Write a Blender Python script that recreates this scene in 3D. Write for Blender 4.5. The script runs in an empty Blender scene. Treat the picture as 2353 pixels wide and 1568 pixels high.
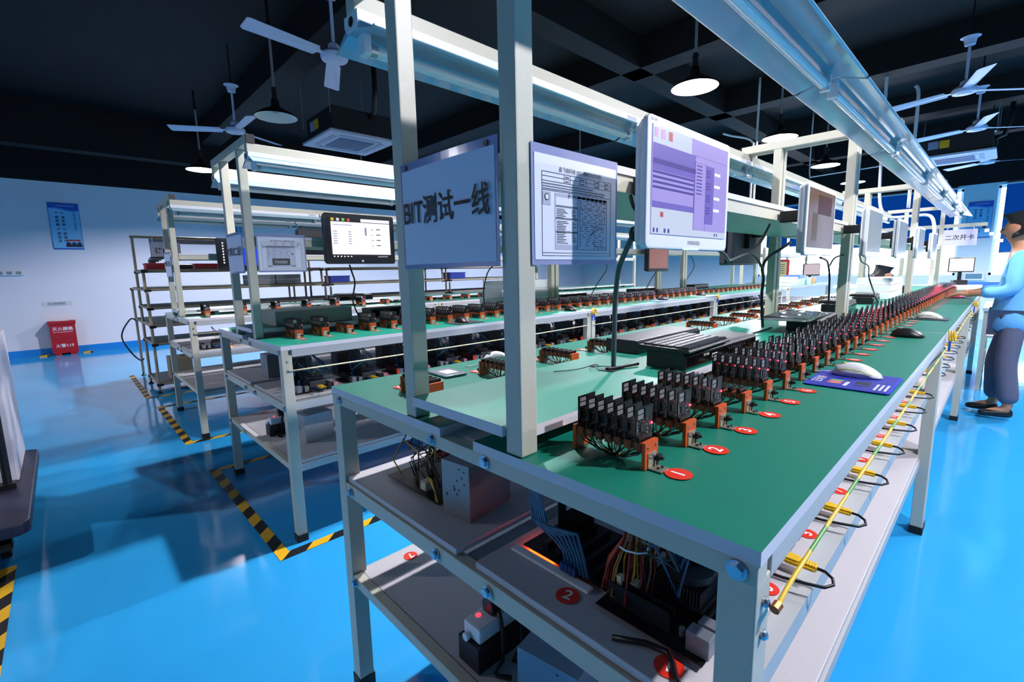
LAMP = 6500.0; EXPO = 0.0
import bpy, bmesh, math, random
from mathutils import Vector, Matrix
random.seed(7)
S = bpy.context.scene
COL = S.collection
R = math.radians

# ------------------------------------------------------------------ materials
def lin(h):
    h = h.lstrip('#'); o = []
    for i in (0, 2, 4):
        c = int(h[i:i+2], 16)/255
        o.append(c/12.92 if c <= .04045 else ((c+.055)/1.055)**2.4)
    return (*o, 1)
MATS = {}
def mat(name, col, rough=.5, metal=0., spec=.5, var=0., scale=40., bump=0., emit=None, es=0., coat=0., alpha=1., trans=0., nolight=False):
    if name in MATS: return MATS[name]
    m = bpy.data.materials.new(name); m.use_nodes = True
    nt = m.node_tree; b = nt.nodes['Principled BSDF']
    c = lin(col)
    b.inputs['Base Color'].default_value = c
    b.inputs['Roughness'].default_value = rough
    b.inputs['Metallic'].default_value = metal
    b.inputs['Specular IOR Level'].default_value = spec
    b.inputs['Coat Weight'].default_value = coat; b.inputs['Coat Roughness'].default_value = .28 if name.startswith('green') else .05
    b.inputs['Alpha'].default_value = alpha
    b.inputs['Transmission Weight'].default_value = trans
    if var or bump:
        tc = nt.nodes.new('ShaderNodeTexCoord'); n = nt.nodes.new('ShaderNodeTexNoise')
        n.inputs['Scale'].default_value = scale; n.inputs['Detail'].default_value = 3
        nt.links.new(tc.outputs['Object'], n.inputs['Vector'])
        if var:
            mx = nt.nodes.new('ShaderNodeMix'); mx.data_type = 'RGBA'
            mx.inputs[6].default_value = tuple(x*(1-var) for x in c[:3])+(1,)
            mx.inputs[7].default_value = tuple(min(1, x*(1+var)) for x in c[:3])+(1,)
            nt.links.new(n.outputs['Fac'], mx.inputs[0]); nt.links.new(mx.outputs[2], b.inputs['Base Color'])
        if bump:
            bp = nt.nodes.new('ShaderNodeBump'); bp.inputs['Strength'].default_value = bump
            bp.inputs['Distance'].default_value = .002
            nt.links.new(n.outputs['Fac'], bp.inputs['Height']); nt.links.new(bp.outputs['Normal'], b.inputs['Normal'])
    if emit:
        b.inputs['Emission Color'].default_value = lin(emit); b.inputs['Emission Strength'].default_value = es
        if nolight:
            m.cycles.emission_sampling = 'NONE'
    MATS[name] = m
    return m

METAL = mat('painted_steel_grey', '#bebcaa', .42, 0, .5, .06, 260, .12)
METALD = mat('steel_rail_grey', '#b0b3b2', .4, 0, .5, .05, 200, .08)
EDGE = mat('board_edge_white', '#cfcdd2', .45)
GREEN = mat('green_antistatic_mat', '#087560', .42, 0, .5, .05, 14, .04)
BOARD = mat('laminate_board_grey', '#bdb9bb', .5, 0, .4, .04, 120)
ORANGE = mat('bakelite_orange', '#c4521c', .45, 0, .4, .08, 60)
BROWN = mat('bakelite_brown', '#8a3a1c', .5, 0, .4, .08, 60)
BLACK = mat('black_plastic', '#0d0d10', .4, 0, .5)
BLACKM = mat('black_satin_metal', '#18181b', .38, .2, .5, .06, 80)
RUBBER = mat('black_rubber', '#08080a', .6)
NICKEL = mat('nickel_steel', '#c9c3b0', .3, .8, .5, .05, 90)
ZINC = mat('zinc_bolt', '#b4c4d4', .25, .9, .5)
PCB = mat('black_circuit_board', '#050506', .45, 0, .3)
CHIP = mat('chip_dark_grey', '#14171c', .4, 0, .3)
SILK = mat('white_silkscreen', '#a5a7a9', .5)
SOLDER = mat('solder_silver', '#85888e', .4, .6)
REDLED = mat('red_indicator_light', '#ff2030', .4, emit='#ff2840', es=14, nolight=True)
ORLED = mat('orange_board_light', '#ff5a20', .4, emit='#ff4a12', es=30)
WHITE = mat('white_plastic', '#dfe0e2', .35, 0, .5)
WHITEP = mat('white_powder_coat', '#e4e5ea', .35, 0, .5)
REFL = mat('pale_blue_reflector', '#8cb0be', .12, 0, .6, coat=.4)
GLASST = mat('frosted_tube_glass', '#dbe4e2', .08, 0, .6, coat=.5)
PAPER = mat('white_paper', '#dcdfee', .6)
SLEEVE = mat('clear_sleeve_edge', '#8d93b8', .15, 0, .6)
INK = mat('black_ink', '#141418', .6)
GREYINK = mat('grey_print_ink', '#6d7080', .7)
LIGHTINK = mat('pale_print_ink', '#aeb2c4', .7)
REDST = mat('red_sticker', '#e0301a', .35, 0, .5)
WST = mat('white_sticker', '#f0f0f0', .4)
YELLOW = mat('yellow_plug', '#e2b416', .4)
YWIRE = mat('yellow_green_wire', '#d8b830', .4)
SATA = mat('blue_black_data_cable', '#2a5a78', .2, 0, .7, .5, 90)
TEALW = mat('dark_teal_wire', '#24413f', .35)
REDW = mat('red_wire', '#8c1c14', .4)
YELW = mat('yellow_wire', '#c79a2a', .4)
BLUEP = mat('blue_connector', '#1c3c74', .4)
CREAM = mat('cream_connector', '#cfc8a8', .5)
SLEEVEG = mat('grey_braided_sleeve', '#4d545a', .55, 0, .4, .35, 400, .4)
BEIGE = mat('beige_lean_pipe', '#a08f74', .4, 0, .5)
ALU = mat('aluminium', '#a9b0b4', .32, .7)
BLKFRAME = mat('glossy_black_bezel', '#060607', .15, 0, .6)
DGREY = mat('dark_grey_plastic', '#3a3b40', .4)
FANW = mat('fan_enamel_white', '#cdd3ee', .3, 0, .5)
SKIN = mat('skin', '#b9805f', .5)
HAIR = mat('black_hair', '#0c0a0a', .5)
SHIRT = mat('light_blue_smock', '#6ab0e0', .7, 0, .3, .1, 12)
TROU = mat('grey_trousers', '#5c5c6e', .75, 0, .3, .12, 14)
FOAM = mat('white_foam', '#e6eceb', .6, 0, .3, .03, 30)
PBLK = mat('screen_black', '#050507', .2)

def glow(name, col, st): return mat(name, '#08080a', .25, emit=col, es=st, nolight=True)

# ------------------------------------------------------------------ mesh builder
class MB:
    def __init__(s): s.v = []; s.f = []; s.m = []
    def _add(s, vs, fs, mi=0):
        o = len(s.v); s.v += [tuple(v) for v in vs]
        for f in fs: s.f.append(tuple(i+o for i in f)); s.m.append(mi)
        return s
    def box(s, x0, x1, y0, y1, z0, z1, mi=0, top=None):
        v = [(x0,y0,z0),(x1,y0,z0),(x1,y1,z0),(x0,y1,z0),(x0,y0,z1),(x1,y0,z1),(x1,y1,z1),(x0,y1,z1)]
        s._add(v, [(3,2,1,0),(0,1,5,4),(1,2,6,5),(2,3,7,6),(3,0,4,7)], mi)
        s._add(v[4:], [(0,1,2,3)], mi if top is None else top)
        return s
    def cbox(s, c, d, mi=0, M=None):
        x,y,z = (k/2 for k in d)
        v = [Vector(p) for p in ((-x,-y,-z),(x,-y,-z),(x,y,-z),(-x,y,-z),(-x,-y,z),(x,-y,z),(x,y,z),(-x,y,z))]
        if M is not None: v = [M @ p for p in v]
        v = [p+Vector(c) for p in v]
        return s._add(v, [(3,2,1,0),(0,1,5,4),(1,2,6,5),(2,3,7,6),(3,0,4,7),(4,5,6,7)], mi)
    def tube(s, path, r, n=8, mi=0, cap=True):
        P = [Vector(p) for p in path]; k = len(P)
        rr = r if isinstance(r, (list, tuple)) else [r]*k
        rings = []; prev = None
        for i, p in enumerate(P):
            t = (P[min(i+1,k-1)]-P[max(i-1,0)])
            t = t.normalized() if t.length > 1e-9 else Vector((0,0,1))
            if prev is None:
                a = Vector((0,0,1)) if abs(t.z) < .9 else Vector((1,0,0))
                u = (a - t*a.dot(t)).normalized()
            else:
                u = (prev - t*prev.dot(t)); u = u.normalized() if u.length > 1e-6 else Vector((1,0,0))
            prev = u; w = t.cross(u)
            rings.append([p + (u*math.cos(2*math.pi*j/n)+w*math.sin(2*math.pi*j/n))*rr[i] for j in range(n)])
        vs = [q for g in rings for q in g]; fs = []
        for i in range(k-1):
            for j in range(n):
                fs.append((i*n+j, i*n+(j+1)%n, (i+1)*n+(j+1)%n, (i+1)*n+j))
        if cap: fs += [tuple(range(n-1,-1,-1)), tuple(range((k-1)*n, k*n))]
        return s._add(vs, fs, mi)
    def cyl(s, p0, p1, r, n=12, mi=0): return s.tube([p0, p1], r, n, mi)
    def lathe(s, prof, n=24, c=(0,0,0), mi=0, closed=False):
        vs = []; fs = []; k = len(prof)
        for r, z in prof:
            for j in range(n):
                a = 2*math.pi*j/n; vs.append((c[0]+r*math.cos(a), c[1]+r*math.sin(a), c[2]+z))
        for i in range(k-1):
            for j in range(n): fs.append((i*n+j, i*n+(j+1)%n, (i+1)*n+(j+1)%n, (i+1)*n+j))
        if closed: fs += [tuple(range(n-1,-1,-1)), tuple(range((k-1)*n,k*n))]
        return s._add(vs, fs, mi)
    def prism(s, pts, a, ext, mi=0):
        """pts: 2D outline; a: axis the outline is swept along; ext: (from,to)"""
        def P(p, e): return {'x': (e,p[0],p[1]), 'y': (p[0],e,p[1]), 'z': (p[0],p[1],e)}[a]
        n = len(pts)
        vs = [P(p, ext[0]) for p in pts]+[P(p, ext[1]) for p in pts]
        fs = [tuple(range(n-1,-1,-1)), tuple(range(n,2*n))]+[(i,(i+1)%n,n+(i+1)%n,n+i) for i in range(n)]
        return s._add(vs, fs, mi)
    def ball(s, c, r, n=10, mi=0, sc=(1,1,1)):
        h = n//2+1
        pr = [(r*math.sin(math.pi*i/h), -r*math.cos(math.pi*i/h)) for i in range(h+1)]
        vs = []; fs = []
        for rr, z in pr:
            for j in range(n):
                a = 2*math.pi*j/n; vs.append((c[0]+sc[0]*rr*math.cos(a), c[1]+sc[1]*rr*math.sin(a), c[2]+sc[2]*z))
        for i in range(h):
            for j in range(n): fs.append((i*n+j, i*n+(j+1)%n, (i+1)*n+(j+1)%n, (i+1)*n+j))
        return s._add(vs, fs, mi)
    def mesh(s, name, mats, bevel=0., smooth=False, clean=True):
        me = bpy.data.meshes.new(name)
        me.from_pydata(s.v, [], s.f)
        for m in (mats if isinstance(mats, (list, tuple)) else [mats]): me.materials.append(m)
        me.polygons.foreach_set('material_index', s.m)
        bm = bmesh.new(); bm.from_mesh(me)
        if clean: bmesh.ops.remove_doubles(bm, verts=bm.verts, dist=1e-5)
        bmesh.ops.recalc_face_normals(bm, faces=bm.faces)
        if bevel:
            es = [e for e in bm.edges if len(e.link_faces) == 2 and e.calc_face_angle(0) > .6]
            bmesh.ops.bevel(bm, geom=es, offset=bevel, segments=2, affect='EDGES', profile=.6, clamp_overlap=True)
        if smooth:
            for f in bm.faces: f.smooth = True
            if smooth == 'auto':
                for e in bm.edges:
                    if len(e.link_faces) == 2 and e.calc_face_angle(0) > .6: e.smooth = False
        bm.to_mesh(me); bm.free(); me.update()
        return me
    def obj(s, name, mats, parent=None, loc=(0,0,0), **k):
        return link(name, s.mesh(name, mats, **k), parent, loc)

def link(name, data, parent=None, loc=(0,0,0)):
    o = bpy.data.objects.new(name, data); COL.objects.link(o)
    o.location = loc
    if parent: o.parent = parent
    return o
def tag(o, label, cat, group=None, kind=None):
    if label: o['label'] = label
    if cat: o['category'] = cat
    if group: o['group'] = group
    if kind: o['kind'] = kind
    return o
def thing(name, label, cat, loc=(0,0,0), rz=0., group=None):
    o = bpy.data.objects.new(name, None); COL.objects.link(o)
    o.empty_display_size = .1
    o.location = loc; o.rotation_euler = (0,0,rz)
    return tag(o, label, cat, group)
def struct(o):
    o['kind'] = 'structure'; return o
KIDS = {}
def kids(o):
    return [c for c in o.children]
def dup(o, loc, rz=None, label=None, group=None, parent=None):
    c = o.copy(); COL.objects.link(c)
    if parent is None:
        c.location = loc
        if rz is not None: c.rotation_euler = (0,0,rz)
        if label: c['label'] = label
        if group: c['group'] = group
    else: c.parent = parent
    for k in list(o.children): dup(k, None, parent=c)
    return c
ORD = ['first','second','third','fourth','fifth','sixth','seventh','eighth','ninth','tenth','eleventh','twelfth','thirteenth','fourteenth','fifteenth','sixteenth','seventeenth','eighteenth','nineteenth']
TENS = {2:('twenty','twentieth'),3:('thirty','thirtieth'),4:('forty','fortieth'),5:('fifty','fiftieth')}
def nth(i):
    if i <= 19: return ORD[i-1]
    t, u = divmod(i, 10)
    return TENS[t][1] if u == 0 else TENS[t][0]+'-'+ORD[u-1]

# text as mesh ------------------------------------------------------
TXT = {}
def text_mesh(s, size=1., mat_=INK, align='CENTER', bold=0.):
    key = (s, size, mat_.name, align, bold)
    if key in TXT: return TXT[key]
    cu = bpy.data.curves.new('lettering', 'FONT'); cu.body = s; cu.size = size
    cu.align_x = align; cu.align_y = 'CENTER'; cu.offset = bold*size; cu.resolution_u = 3
    o = bpy.data.objects.new('lettering', cu); COL.objects.link(o)
    bpy.context.view_layer.update()
    me = bpy.data.meshes.new_from_object(o.evaluated_get(bpy.context.evaluated_depsgraph_get()))
    me.name = 'lettering'; me.materials.clear(); me.materials.append(mat_)
    bpy.data.objects.remove(o); bpy.data.curves.remove(cu)
    TXT[key] = me
    return me
def text(s, size, parent, loc, right, up, m=INK, name='lettering', align='CENTER', bold=0., sx=1.):
    """lettering laid in the plane spanned by right/up (vectors in the parent's space)"""
    o = link(name, text_mesh(s, size, m, align, bold), parent)
    r = Vector(right).normalized(); u = Vector(up).normalized(); n = r.cross(u)
    M = Matrix((( r.x*sx, u.x, n.x, loc[0]), (r.y*sx, u.y, n.y, loc[1]), (r.z*sx, u.z, n.z, loc[2]), (0,0,0,1)))
    o.matrix_local = M
    return o
# ------------------------------------------------------------------ camera (wide lens, tilted down a little)
def make_camera():
    f, yaw, pitch, roll = 1075.7755, .8087, -.147, -.0204
    cy, sy = math.cos(yaw), math.sin(yaw)
    fwd = Vector((-sy*math.cos(pitch), cy*math.cos(pitch), math.sin(pitch)))
    r0 = Vector((cy, sy, 0)); u0 = r0.cross(fwd)
    rt = math.cos(roll)*r0+math.sin(roll)*u0; up = rt.cross(fwd)
    cd = bpy.data.cameras.new('camera'); cd.sensor_width = 36; cd.sensor_fit = 'HORIZONTAL'
    cd.lens = 36*f/2353; cd.clip_start = .02; cd.clip_end = 100
    c = bpy.data.objects.new('camera', cd); COL.objects.link(c)
    c.matrix_world = Matrix(((rt.x, up.x, -fwd.x, .1513), (rt.y, up.y, -fwd.y, -.4968), (rt.z, up.z, -fwd.z, 1.2), (0,0,0,1)))
    S.camera = c
make_camera()

# ------------------------------------------------------------------ room
XW, YE, ZC, ZW = -10.6, 13.5, 3.75, 2.78
X1, Y0 = 5.2, -4.5
def floor_material():
    m = bpy.data.materials.new('blue_epoxy_floor'); m.use_nodes = True
    nt = m.node_tree; b = nt.nodes['Principled BSDF']; L = nt.links
    tc = nt.nodes.new('ShaderNodeTexCoord')
    n1 = nt.nodes.new('ShaderNodeTexNoise'); n1.inputs['Scale'].default_value = .9; n1.inputs['Detail'].default_value = 5
    L.new(tc.outputs['Object'], n1.inputs['Vector'])
    cr = nt.nodes.new('ShaderNodeValToRGB')
    cr.color_ramp.elements[0].position = .3; cr.color_ramp.elements[0].color = lin('#2a9ad6')
    cr.color_ramp.elements[1].position = .75; cr.color_ramp.elements[1].color = lin('#34a6e2')
    L.new(n1.outputs['Fac'], cr.inputs['Fac']); L.new(cr.outputs['Color'], b.inputs['Base Color'])
    n2 = nt.nodes.new('ShaderNodeTexNoise'); n2.inputs['Scale'].default_value = 7; n2.inputs['Detail'].default_value = 2
    L.new(tc.outputs['Object'], n2.inputs['Vector'])
    bp = nt.nodes.new('ShaderNodeBump'); bp.inputs['Strength'].default_value = .12; bp.inputs['Distance'].default_value = .01
    L.new(n2.outputs['Fac'], bp.inputs['Height']); L.new(bp.outputs['Normal'], b.inputs['Normal'])
    b.inputs['Roughness'].default_value = .09; b.inputs['Specular IOR Level'].default_value = .5
    return m
WALLM = mat('white_painted_wall', '#dfdfe6', .75, 0, .2, .02, 3)
BLACKC = mat('black_painted_ceiling', '#020204', .7, 0, .3, .3, 2)
BLUEB = mat('blue_painted_skirting', '#1c84d8', .3)
struct(MB().box(XW-.2, X1, Y0, YE+.2, -.1, 0).obj('floor', floor_material()))
struct(MB().box(XW-.2, X1, Y0, YE+.2, ZC, ZC+.1).obj('ceiling', BLACKC))
struct(MB().box(XW-.2, XW, Y0, YE+.2, 0, ZW, 0).box(XW-.2, XW+.03, Y0, YE+.2, ZW, ZC, 1).obj('wall_left', [WALLM, BLACKC]))
struct(MB().box(X1, X1+.2, Y0, YE+.2, 0, ZC).obj('wall_right', WALLM))
struct(MB().box(XW-.2, X1+.2, Y0-.2, Y0, 0, ZC).obj('wall_near', WALLM))
struct(MB().box(XW, XW+.012, Y0, YE, 0, .11).obj('baseboard_left', BLUEB))
# end wall with two window openings
ENDW = mat('pale_green_white_wall', '#cfe0e4', .7, 0, .3)
W1 = (-4.6, -.6); W2 = (-.09, 2.6); WZ0, WZ1 = .93, 2.74
eb = MB()
eb.box(XW, W1[0], YE, YE+.2, 0, ZW+.02).box(W1[1], W2[0], YE, YE+.2, 0, ZW+.02).box(W2[1], X1, YE, YE+.2, 0, ZW+.02)
for a, b_ in (W1, W2): eb.box(a, b_, YE, YE+.2, 0, WZ0).box(a, b_, YE, YE+.2, WZ1, ZW+.02)
eb.box(XW, X1, YE-.02, YE+.2, ZW+.02, ZC, 1)
struct(eb.obj('wall_end', [ENDW, BLACKC], clean=False))
DAY = mat('daylight_window_glass', '#ffffff', .2, emit='#f4fbff', es=8)
WFR = mat('window_frame_white', '#e3e8ea', .4)
for i, (a, b_) in enumerate((W1, W2)):
    w = struct(MB().box(a, b_, YE+.12, YE+.14, WZ0, WZ1).obj('window_%d' % (i+1), DAY))
    fm = MB()
    for x in [a, a+.05] if False else [a, (a+b_)/2-.02, b_-.04]: fm.box(x, x+.04, YE+.06, YE+.12, WZ0, WZ1)
    fm.box(a, b_, YE+.06, YE+.12, WZ0, WZ0+.05).box(a, b_, YE+.06, YE+.12, WZ1-.05, WZ1)
    fm.obj('window_frame', WFR, w)
BLIND = mat('blue_roller_blind', '#1565ae', .8, 0, .2)
for (a, b_, z0, lab) in ((-4.45, -2.62, 1.72, 'blue roller blind behind the far light rails, leftmost of the three'),
                         (-2.55, -.70, 1.62, 'blue roller blind left of the white pillar with the safety poster'),
                         (.02, 2.5, 1.40, 'blue roller blind behind the walking worker, right of the pillar')):
    t = thing('roller_blind', lab, 'blind', (a, YE-.03, z0))
    MB().box(0, b_-a, 0, .006, 0, WZ1-z0).obj('blind_sheet', BLIND, t)
    MB().cyl((0,.003,-.01), (b_-a,.003,-.01), .014).obj('bottom_bar', ALU, t)
    MB().cyl((0,.003,WZ1-z0+.02), (b_-a,.003,WZ1-z0+.02), .03).obj('roller_tube', ALU, t)
# ceiling beams and slender conduits
for i, (y, z) in enumerate(((1.62,3.42),(4.6,3.42),(6.9,3.42),(9.3,3.42),(11.6,3.42),(-1.6,3.42))):
    struct(MB().box(XW, X1, y-.14, y+.14, z, ZC).obj('ceiling_beam', mat('dark_concrete_beam', '#050608', .7, 0, .3)))
for i, (x, z) in enumerate(((-9.6,3.1),(-3.0,3.42),(1.6,3.42))):
    struct(MB().box(x-.13, x+.13, Y0, YE, z, ZC).obj('ceiling_beam', mat('dark_concrete_beam', '#050608', .7, 0, .3)))

# ------------------------------------------------------------------ floor tape
def tape_mat():
    m = bpy.data.materials.new('yellow_black_hazard_tape'); m.use_nodes = True
    nt = m.node_tree; b = nt.nodes['Principled BSDF']; L = nt.links
    tc = nt.nodes.new('ShaderNodeTexCoord'); w = nt.nodes.new('ShaderNodeTexWave')
    w.bands_direction = 'DIAGONAL'; w.inputs['Scale'].default_value = 3.2
    sp = nt.nodes.new('ShaderNodeMapping'); sp.inputs['Scale'].default_value = (1, 1, 0)
    L.new(tc.outputs['Object'], sp.inputs['Vector']); L.new(sp.outputs['Vector'], w.inputs['Vector'])
    cr = nt.nodes.new('ShaderNodeValToRGB'); cr.color_ramp.interpolation = 'CONSTANT'
    cr.color_ramp.elements[0].color = lin('#0b0b0c'); cr.color_ramp.elements[1].position = .5; cr.color_ramp.elements[1].color = lin('#e0ac10')
    L.new(w.outputs['Fac'], cr.inputs['Fac']); L.new(cr.outputs['Color'], b.inputs['Base Color'])
    b.inputs['Roughness'].default_value = .45
    return m
TAPE = tape_mat()
def tape(x0, x1, y0, y1, lab):
    tag(MB().box(x0, x1, y0, y1, .0005, .0025).obj('floor_tape', TAPE), lab, 'tape', 'hazard tape strips on the floor')
tape(-3.2, -1.87, .045, .095, 'yellow black hazard tape across the near end of the second bench')
tape(-1.92, -1.87, .095, 9.0, 'long hazard tape beside the aisle legs of the second bench')
tape(-3.2, -3.15, .095, 9.0, 'long hazard tape on the far side of the second bench')
tape(-7.35, -5.75, .0, .05, 'faded hazard tape at the foot of the pipe shelving')
tape(-5.28, -3.86, .03, .08, 'hazard tape across the near end of the third bench')
tape(-3.91, -3.86, .08, 9.0, 'long hazard tape beside the aisle legs of the third bench')
tape(-5.28, -5.23, .08, 9.0, 'long hazard tape on the far side of the third bench')
tape(-5.80, -5.75, .05, 9.0, 'long faded hazard tape beside the front legs of the pipe shelving')
tape(-2.66, -1.0, -.82, -.768, 'hazard tape at the left picture edge below the trolley')

# ------------------------------------------------------------------ lamps
SHADE = mat('dark_green_lamp_shade', '#14181a', .35); SHADEI = mat('white_enamel_shade_inside', '#e6e9e6', .4)
ON = mat('lit_lamp_bulb', '#ffffff', .3, emit='#f6f4ff', es=LAMP); OFF = mat('unlit_lamp_bulb', '#b9c4c4', .2)
ROD = mat('galvanised_conduit', '#8f9396', .45, .4)
def pendant(x, y, on, lab, z=2.70):
    t = thing('pendant_lamp', lab, 'lamp', (x, y, z), 0, 'pendant factory lamps')
    MB().lathe([(.19,0),(.186,.012),(.13,.05),(.062,.085),(.04,.10),(.034,.16),(0.001,.165)], 32).obj('lamp_shade', SHADE, t, smooth=True)
    MB().lathe([(.186,.001),(.128,.046),(.058,.079),(0.001,.09)], 32).obj('shade_lining', SHADEI, t, smooth=True)
    MB().lathe([(0.001,.04),(.026,.045),(.038,.062),(.03,.08),(.018,.09)], 12).obj('bulb', ON if on else OFF, t, smooth=True)
    MB().cyl((0,0,.16), (0,0,.27), .022).box(-.03,.03,-.006,.006,.235,.25).obj('lamp_holder', BLACK, t)
    MB().cyl((0,0,.27), (0,0,.82), .0115, 10).obj('rod', ROD, t)
    MB().cyl((0,0,.82), (0,0,ZC-z), .012, 10).cyl((0,0,.80), (0,0,.84), .022).obj('ceiling_hook', BLACK, t)
    return t
for x, y, on, lab in ((-1.80, 3.55, 1, 'lit pendant lamp above the white monitor with the purple screen, the largest in view'),
                      (-1.842, 5.86, 1, 'lit pendant lamp above the first bench crossbeam, second in the receding row'),
                      (-1.895, 8.14, 1, 'lit pendant lamp seen under the first crossbeam of the near bench'),
                      (-1.949, 10.3, 1, 'small lit pendant lamp farthest along the row over the aisle'),
                      (-4.80, 1.18, 0, 'unlit dark green pendant lamp beside the ceiling fans'),
                      (-7.80, 1.13, 1, 'lit pendant lamp near the left wall over the pipe shelving'),
                      (-1.85, 1.05, 1, 'lit pendant lamp hanging over the aisle end, just above the picture'),
                      (1.20, 1.05, 1, 'lit pendant lamp over the right aisle beside the near bench'),
                      (1.20, 3.5, 1, 'second lit pendant lamp over the right aisle'),
                      (1.20, 5.9, 1, 'third lit pendant lamp over the right aisle'),
                      (1.20, 8.2, 1, 'fourth lit pendant lamp over the right aisle'),
                      (-4.85, 5.9, 1, 'lit pendant lamp over the third bench, beyond the tall posts'),
                      (-7.9, 3.6, 1, 'lit pendant lamp over the far end of the pipe shelving'),
                      (-4.85, -3.6, 1, 'added fill lamp behind the viewer over the left hall floor'),  # added behind the camera as neutral fill for the near faces
                      (1.20, 10.6, 1, 'added fifth pendant lamp brightening the far right aisle'),  # added to brighten the far end wall
                      (-4.85, 8.3, 1, 'added pendant lamp brightening the far end of the third bench line'),  # added to lift the light level at the far end
                      (-7.9, 8.2, 1, 'lit pendant lamp in the far left corner of the hall')):
    pendant(x, y, on, lab)

# ------------------------------------------------------------------ ceiling fans
def fan(x, y, a0, lab, z=2.85, r=.66):
    t = thing('ceiling_fan', lab, 'fan', (x, y, z), 0, 'white three-blade ceiling fans')
    MB().lathe([(0.001,-.035),(.05,-.033),(.055,-.028),(.092,-.024),(.1,-.01),(.1,.012),(.085,.03),(.045,.05),(.04,.085),(.02,.1),(.0001,.1)], 32).obj('motor', FANW, t, smooth='auto')
    MB().cyl((0,0,.1), (0,0,.42), .012).obj('down_rod', FANW, t)
    MB().lathe([(.022,.40),(.04,.41),(.048,.46),(.062,.475),(.075,.48),(.0001,.48)], 24).obj('canopy', FANW, t, smooth='auto')
    MB().cyl((0,0,.48), (0,0,ZC-z), .008).obj('hanging_hook', BLACK, t)
    for k in range(3):
        a = a0+k*2*math.pi/3
        m = MB(); pts = [(.07,-.02),(.13,-.024),(.15,-.052),(r-.02,-.066),(r,-.05),(r,.05),(r-.02,.058),(.15,.052),(.13,.024),(.07,.02)]
        tl = .22
        vs = []
        for zz in (0, .004):
            for px, py in pts: vs.append((px, py, zz+py*(tl if px > .14 else 0)))
        n = len(pts)
        m._add(vs, [tuple(range(n-1,-1,-1)), tuple(range(n,2*n))]+[(i,(i+1)%n,n+(i+1)%n,n+i) for i in range(n)])
        b = m.obj('blade', FANW, t); b.rotation_euler = (0,0,a)
        MB().cbox((.115,0,.006), (.07,.03,.006)).obj('blade_arm', FANW, b)
    return t
fan(-3.55, 1.22, math.atan2(-.62,.10), 'white ceiling fan with a gold ring motor, largest one, left of the light rail end')
fan(-6.05, 1.147, math.atan2(-.47,-.27), 'white ceiling fan behind the top of the second bench frame')
fan(-.28, 6.06, R(165), 'white ceiling fan at the upper right, nearest of the fans there')
fan(-.257, 7.96, R(163), 'white ceiling fan below the nearest fan at the upper right')
fan(-.22, 10.9, math.atan2(.3,-.44), 'small ceiling fan half hidden behind the black cassette air conditioner')
fan(.75, 2.9, R(185), 'white ceiling fan with only a blade tip showing at the top right')

# ------------------------------------------------------------------ cassette air conditioners
ACD = mat('dark_ac_casing', '#1a1c20', .5, .2); ACW = mat('ac_panel_white', '#c3cbe2', .4); ACG = mat('ac_grille_grey', '#7c88a8', .5)
def cassette(x, y, z, lab, s=.42, dark=ACD):
    t = thing('cassette_air_conditioner', lab, 'air conditioner', (x, y, z))
    MB().box(-s,s,-s,s,0,.035).obj('face_panel', ACW, t, bevel=.012)
    g = MB()
    for k in range(14):
        yy = -.2+k*.4/13; g.box(-.22,.22,yy-.006,yy+.006,-.008,0)
    g.box(-.23,.23,-.22,.22,-.003,.002); g.obj('intake_grille', ACG, t)
    for k in range(4):
        v = MB().box(-.26,.26,.27,.33,-.004,.001).obj('air_flap', mat('ac_flap_blue_grey', '#8f9cc0', .4), t); v.rotation_euler = (0,0,k*math.pi/2)
    MB().box(-s+.05,s-.05,-s+.05,s-.05,.036,.3).obj('casing', dark, t, bevel=.01)
    MB().box(-s+.05+.12,-s+.05+.24,-s+.046,-s+.05,.13,.24).obj('energy_label', mat('pale_blue_label', '#7c93b0', .5), t)
    MB().box(-s+.05+.25,-s+.05+.36,-s+.046,-s+.05,.13,.24).obj('yellow_label', mat('yellow_label', '#c9a416', .5), t)
    for sx in (-1,1):
        for sy in (-1,1): MB().cyl((sx*(s-.02),sy*(s-.02),.2), (sx*(s-.02),sy*(s-.02),ZC-z), .005, 6).obj('threaded_rod', ROD, t)
    MB().tube([(s-.06,.1,.25),(s+.05,.1,.28),(s+.1,.1,.5),(s+.1,.1,ZC-z)], .03, 8).obj('pipe', BLACK, t, smooth=True)
    return t
cassette(-5.62, 2.3, 2.80, 'white cassette air conditioner with yellow label on its black casing, above the second bench')
cassette(-.55, 9.75, 2.78, 'cassette air conditioner with a long black casing under the fans at the upper right', .46)
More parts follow.
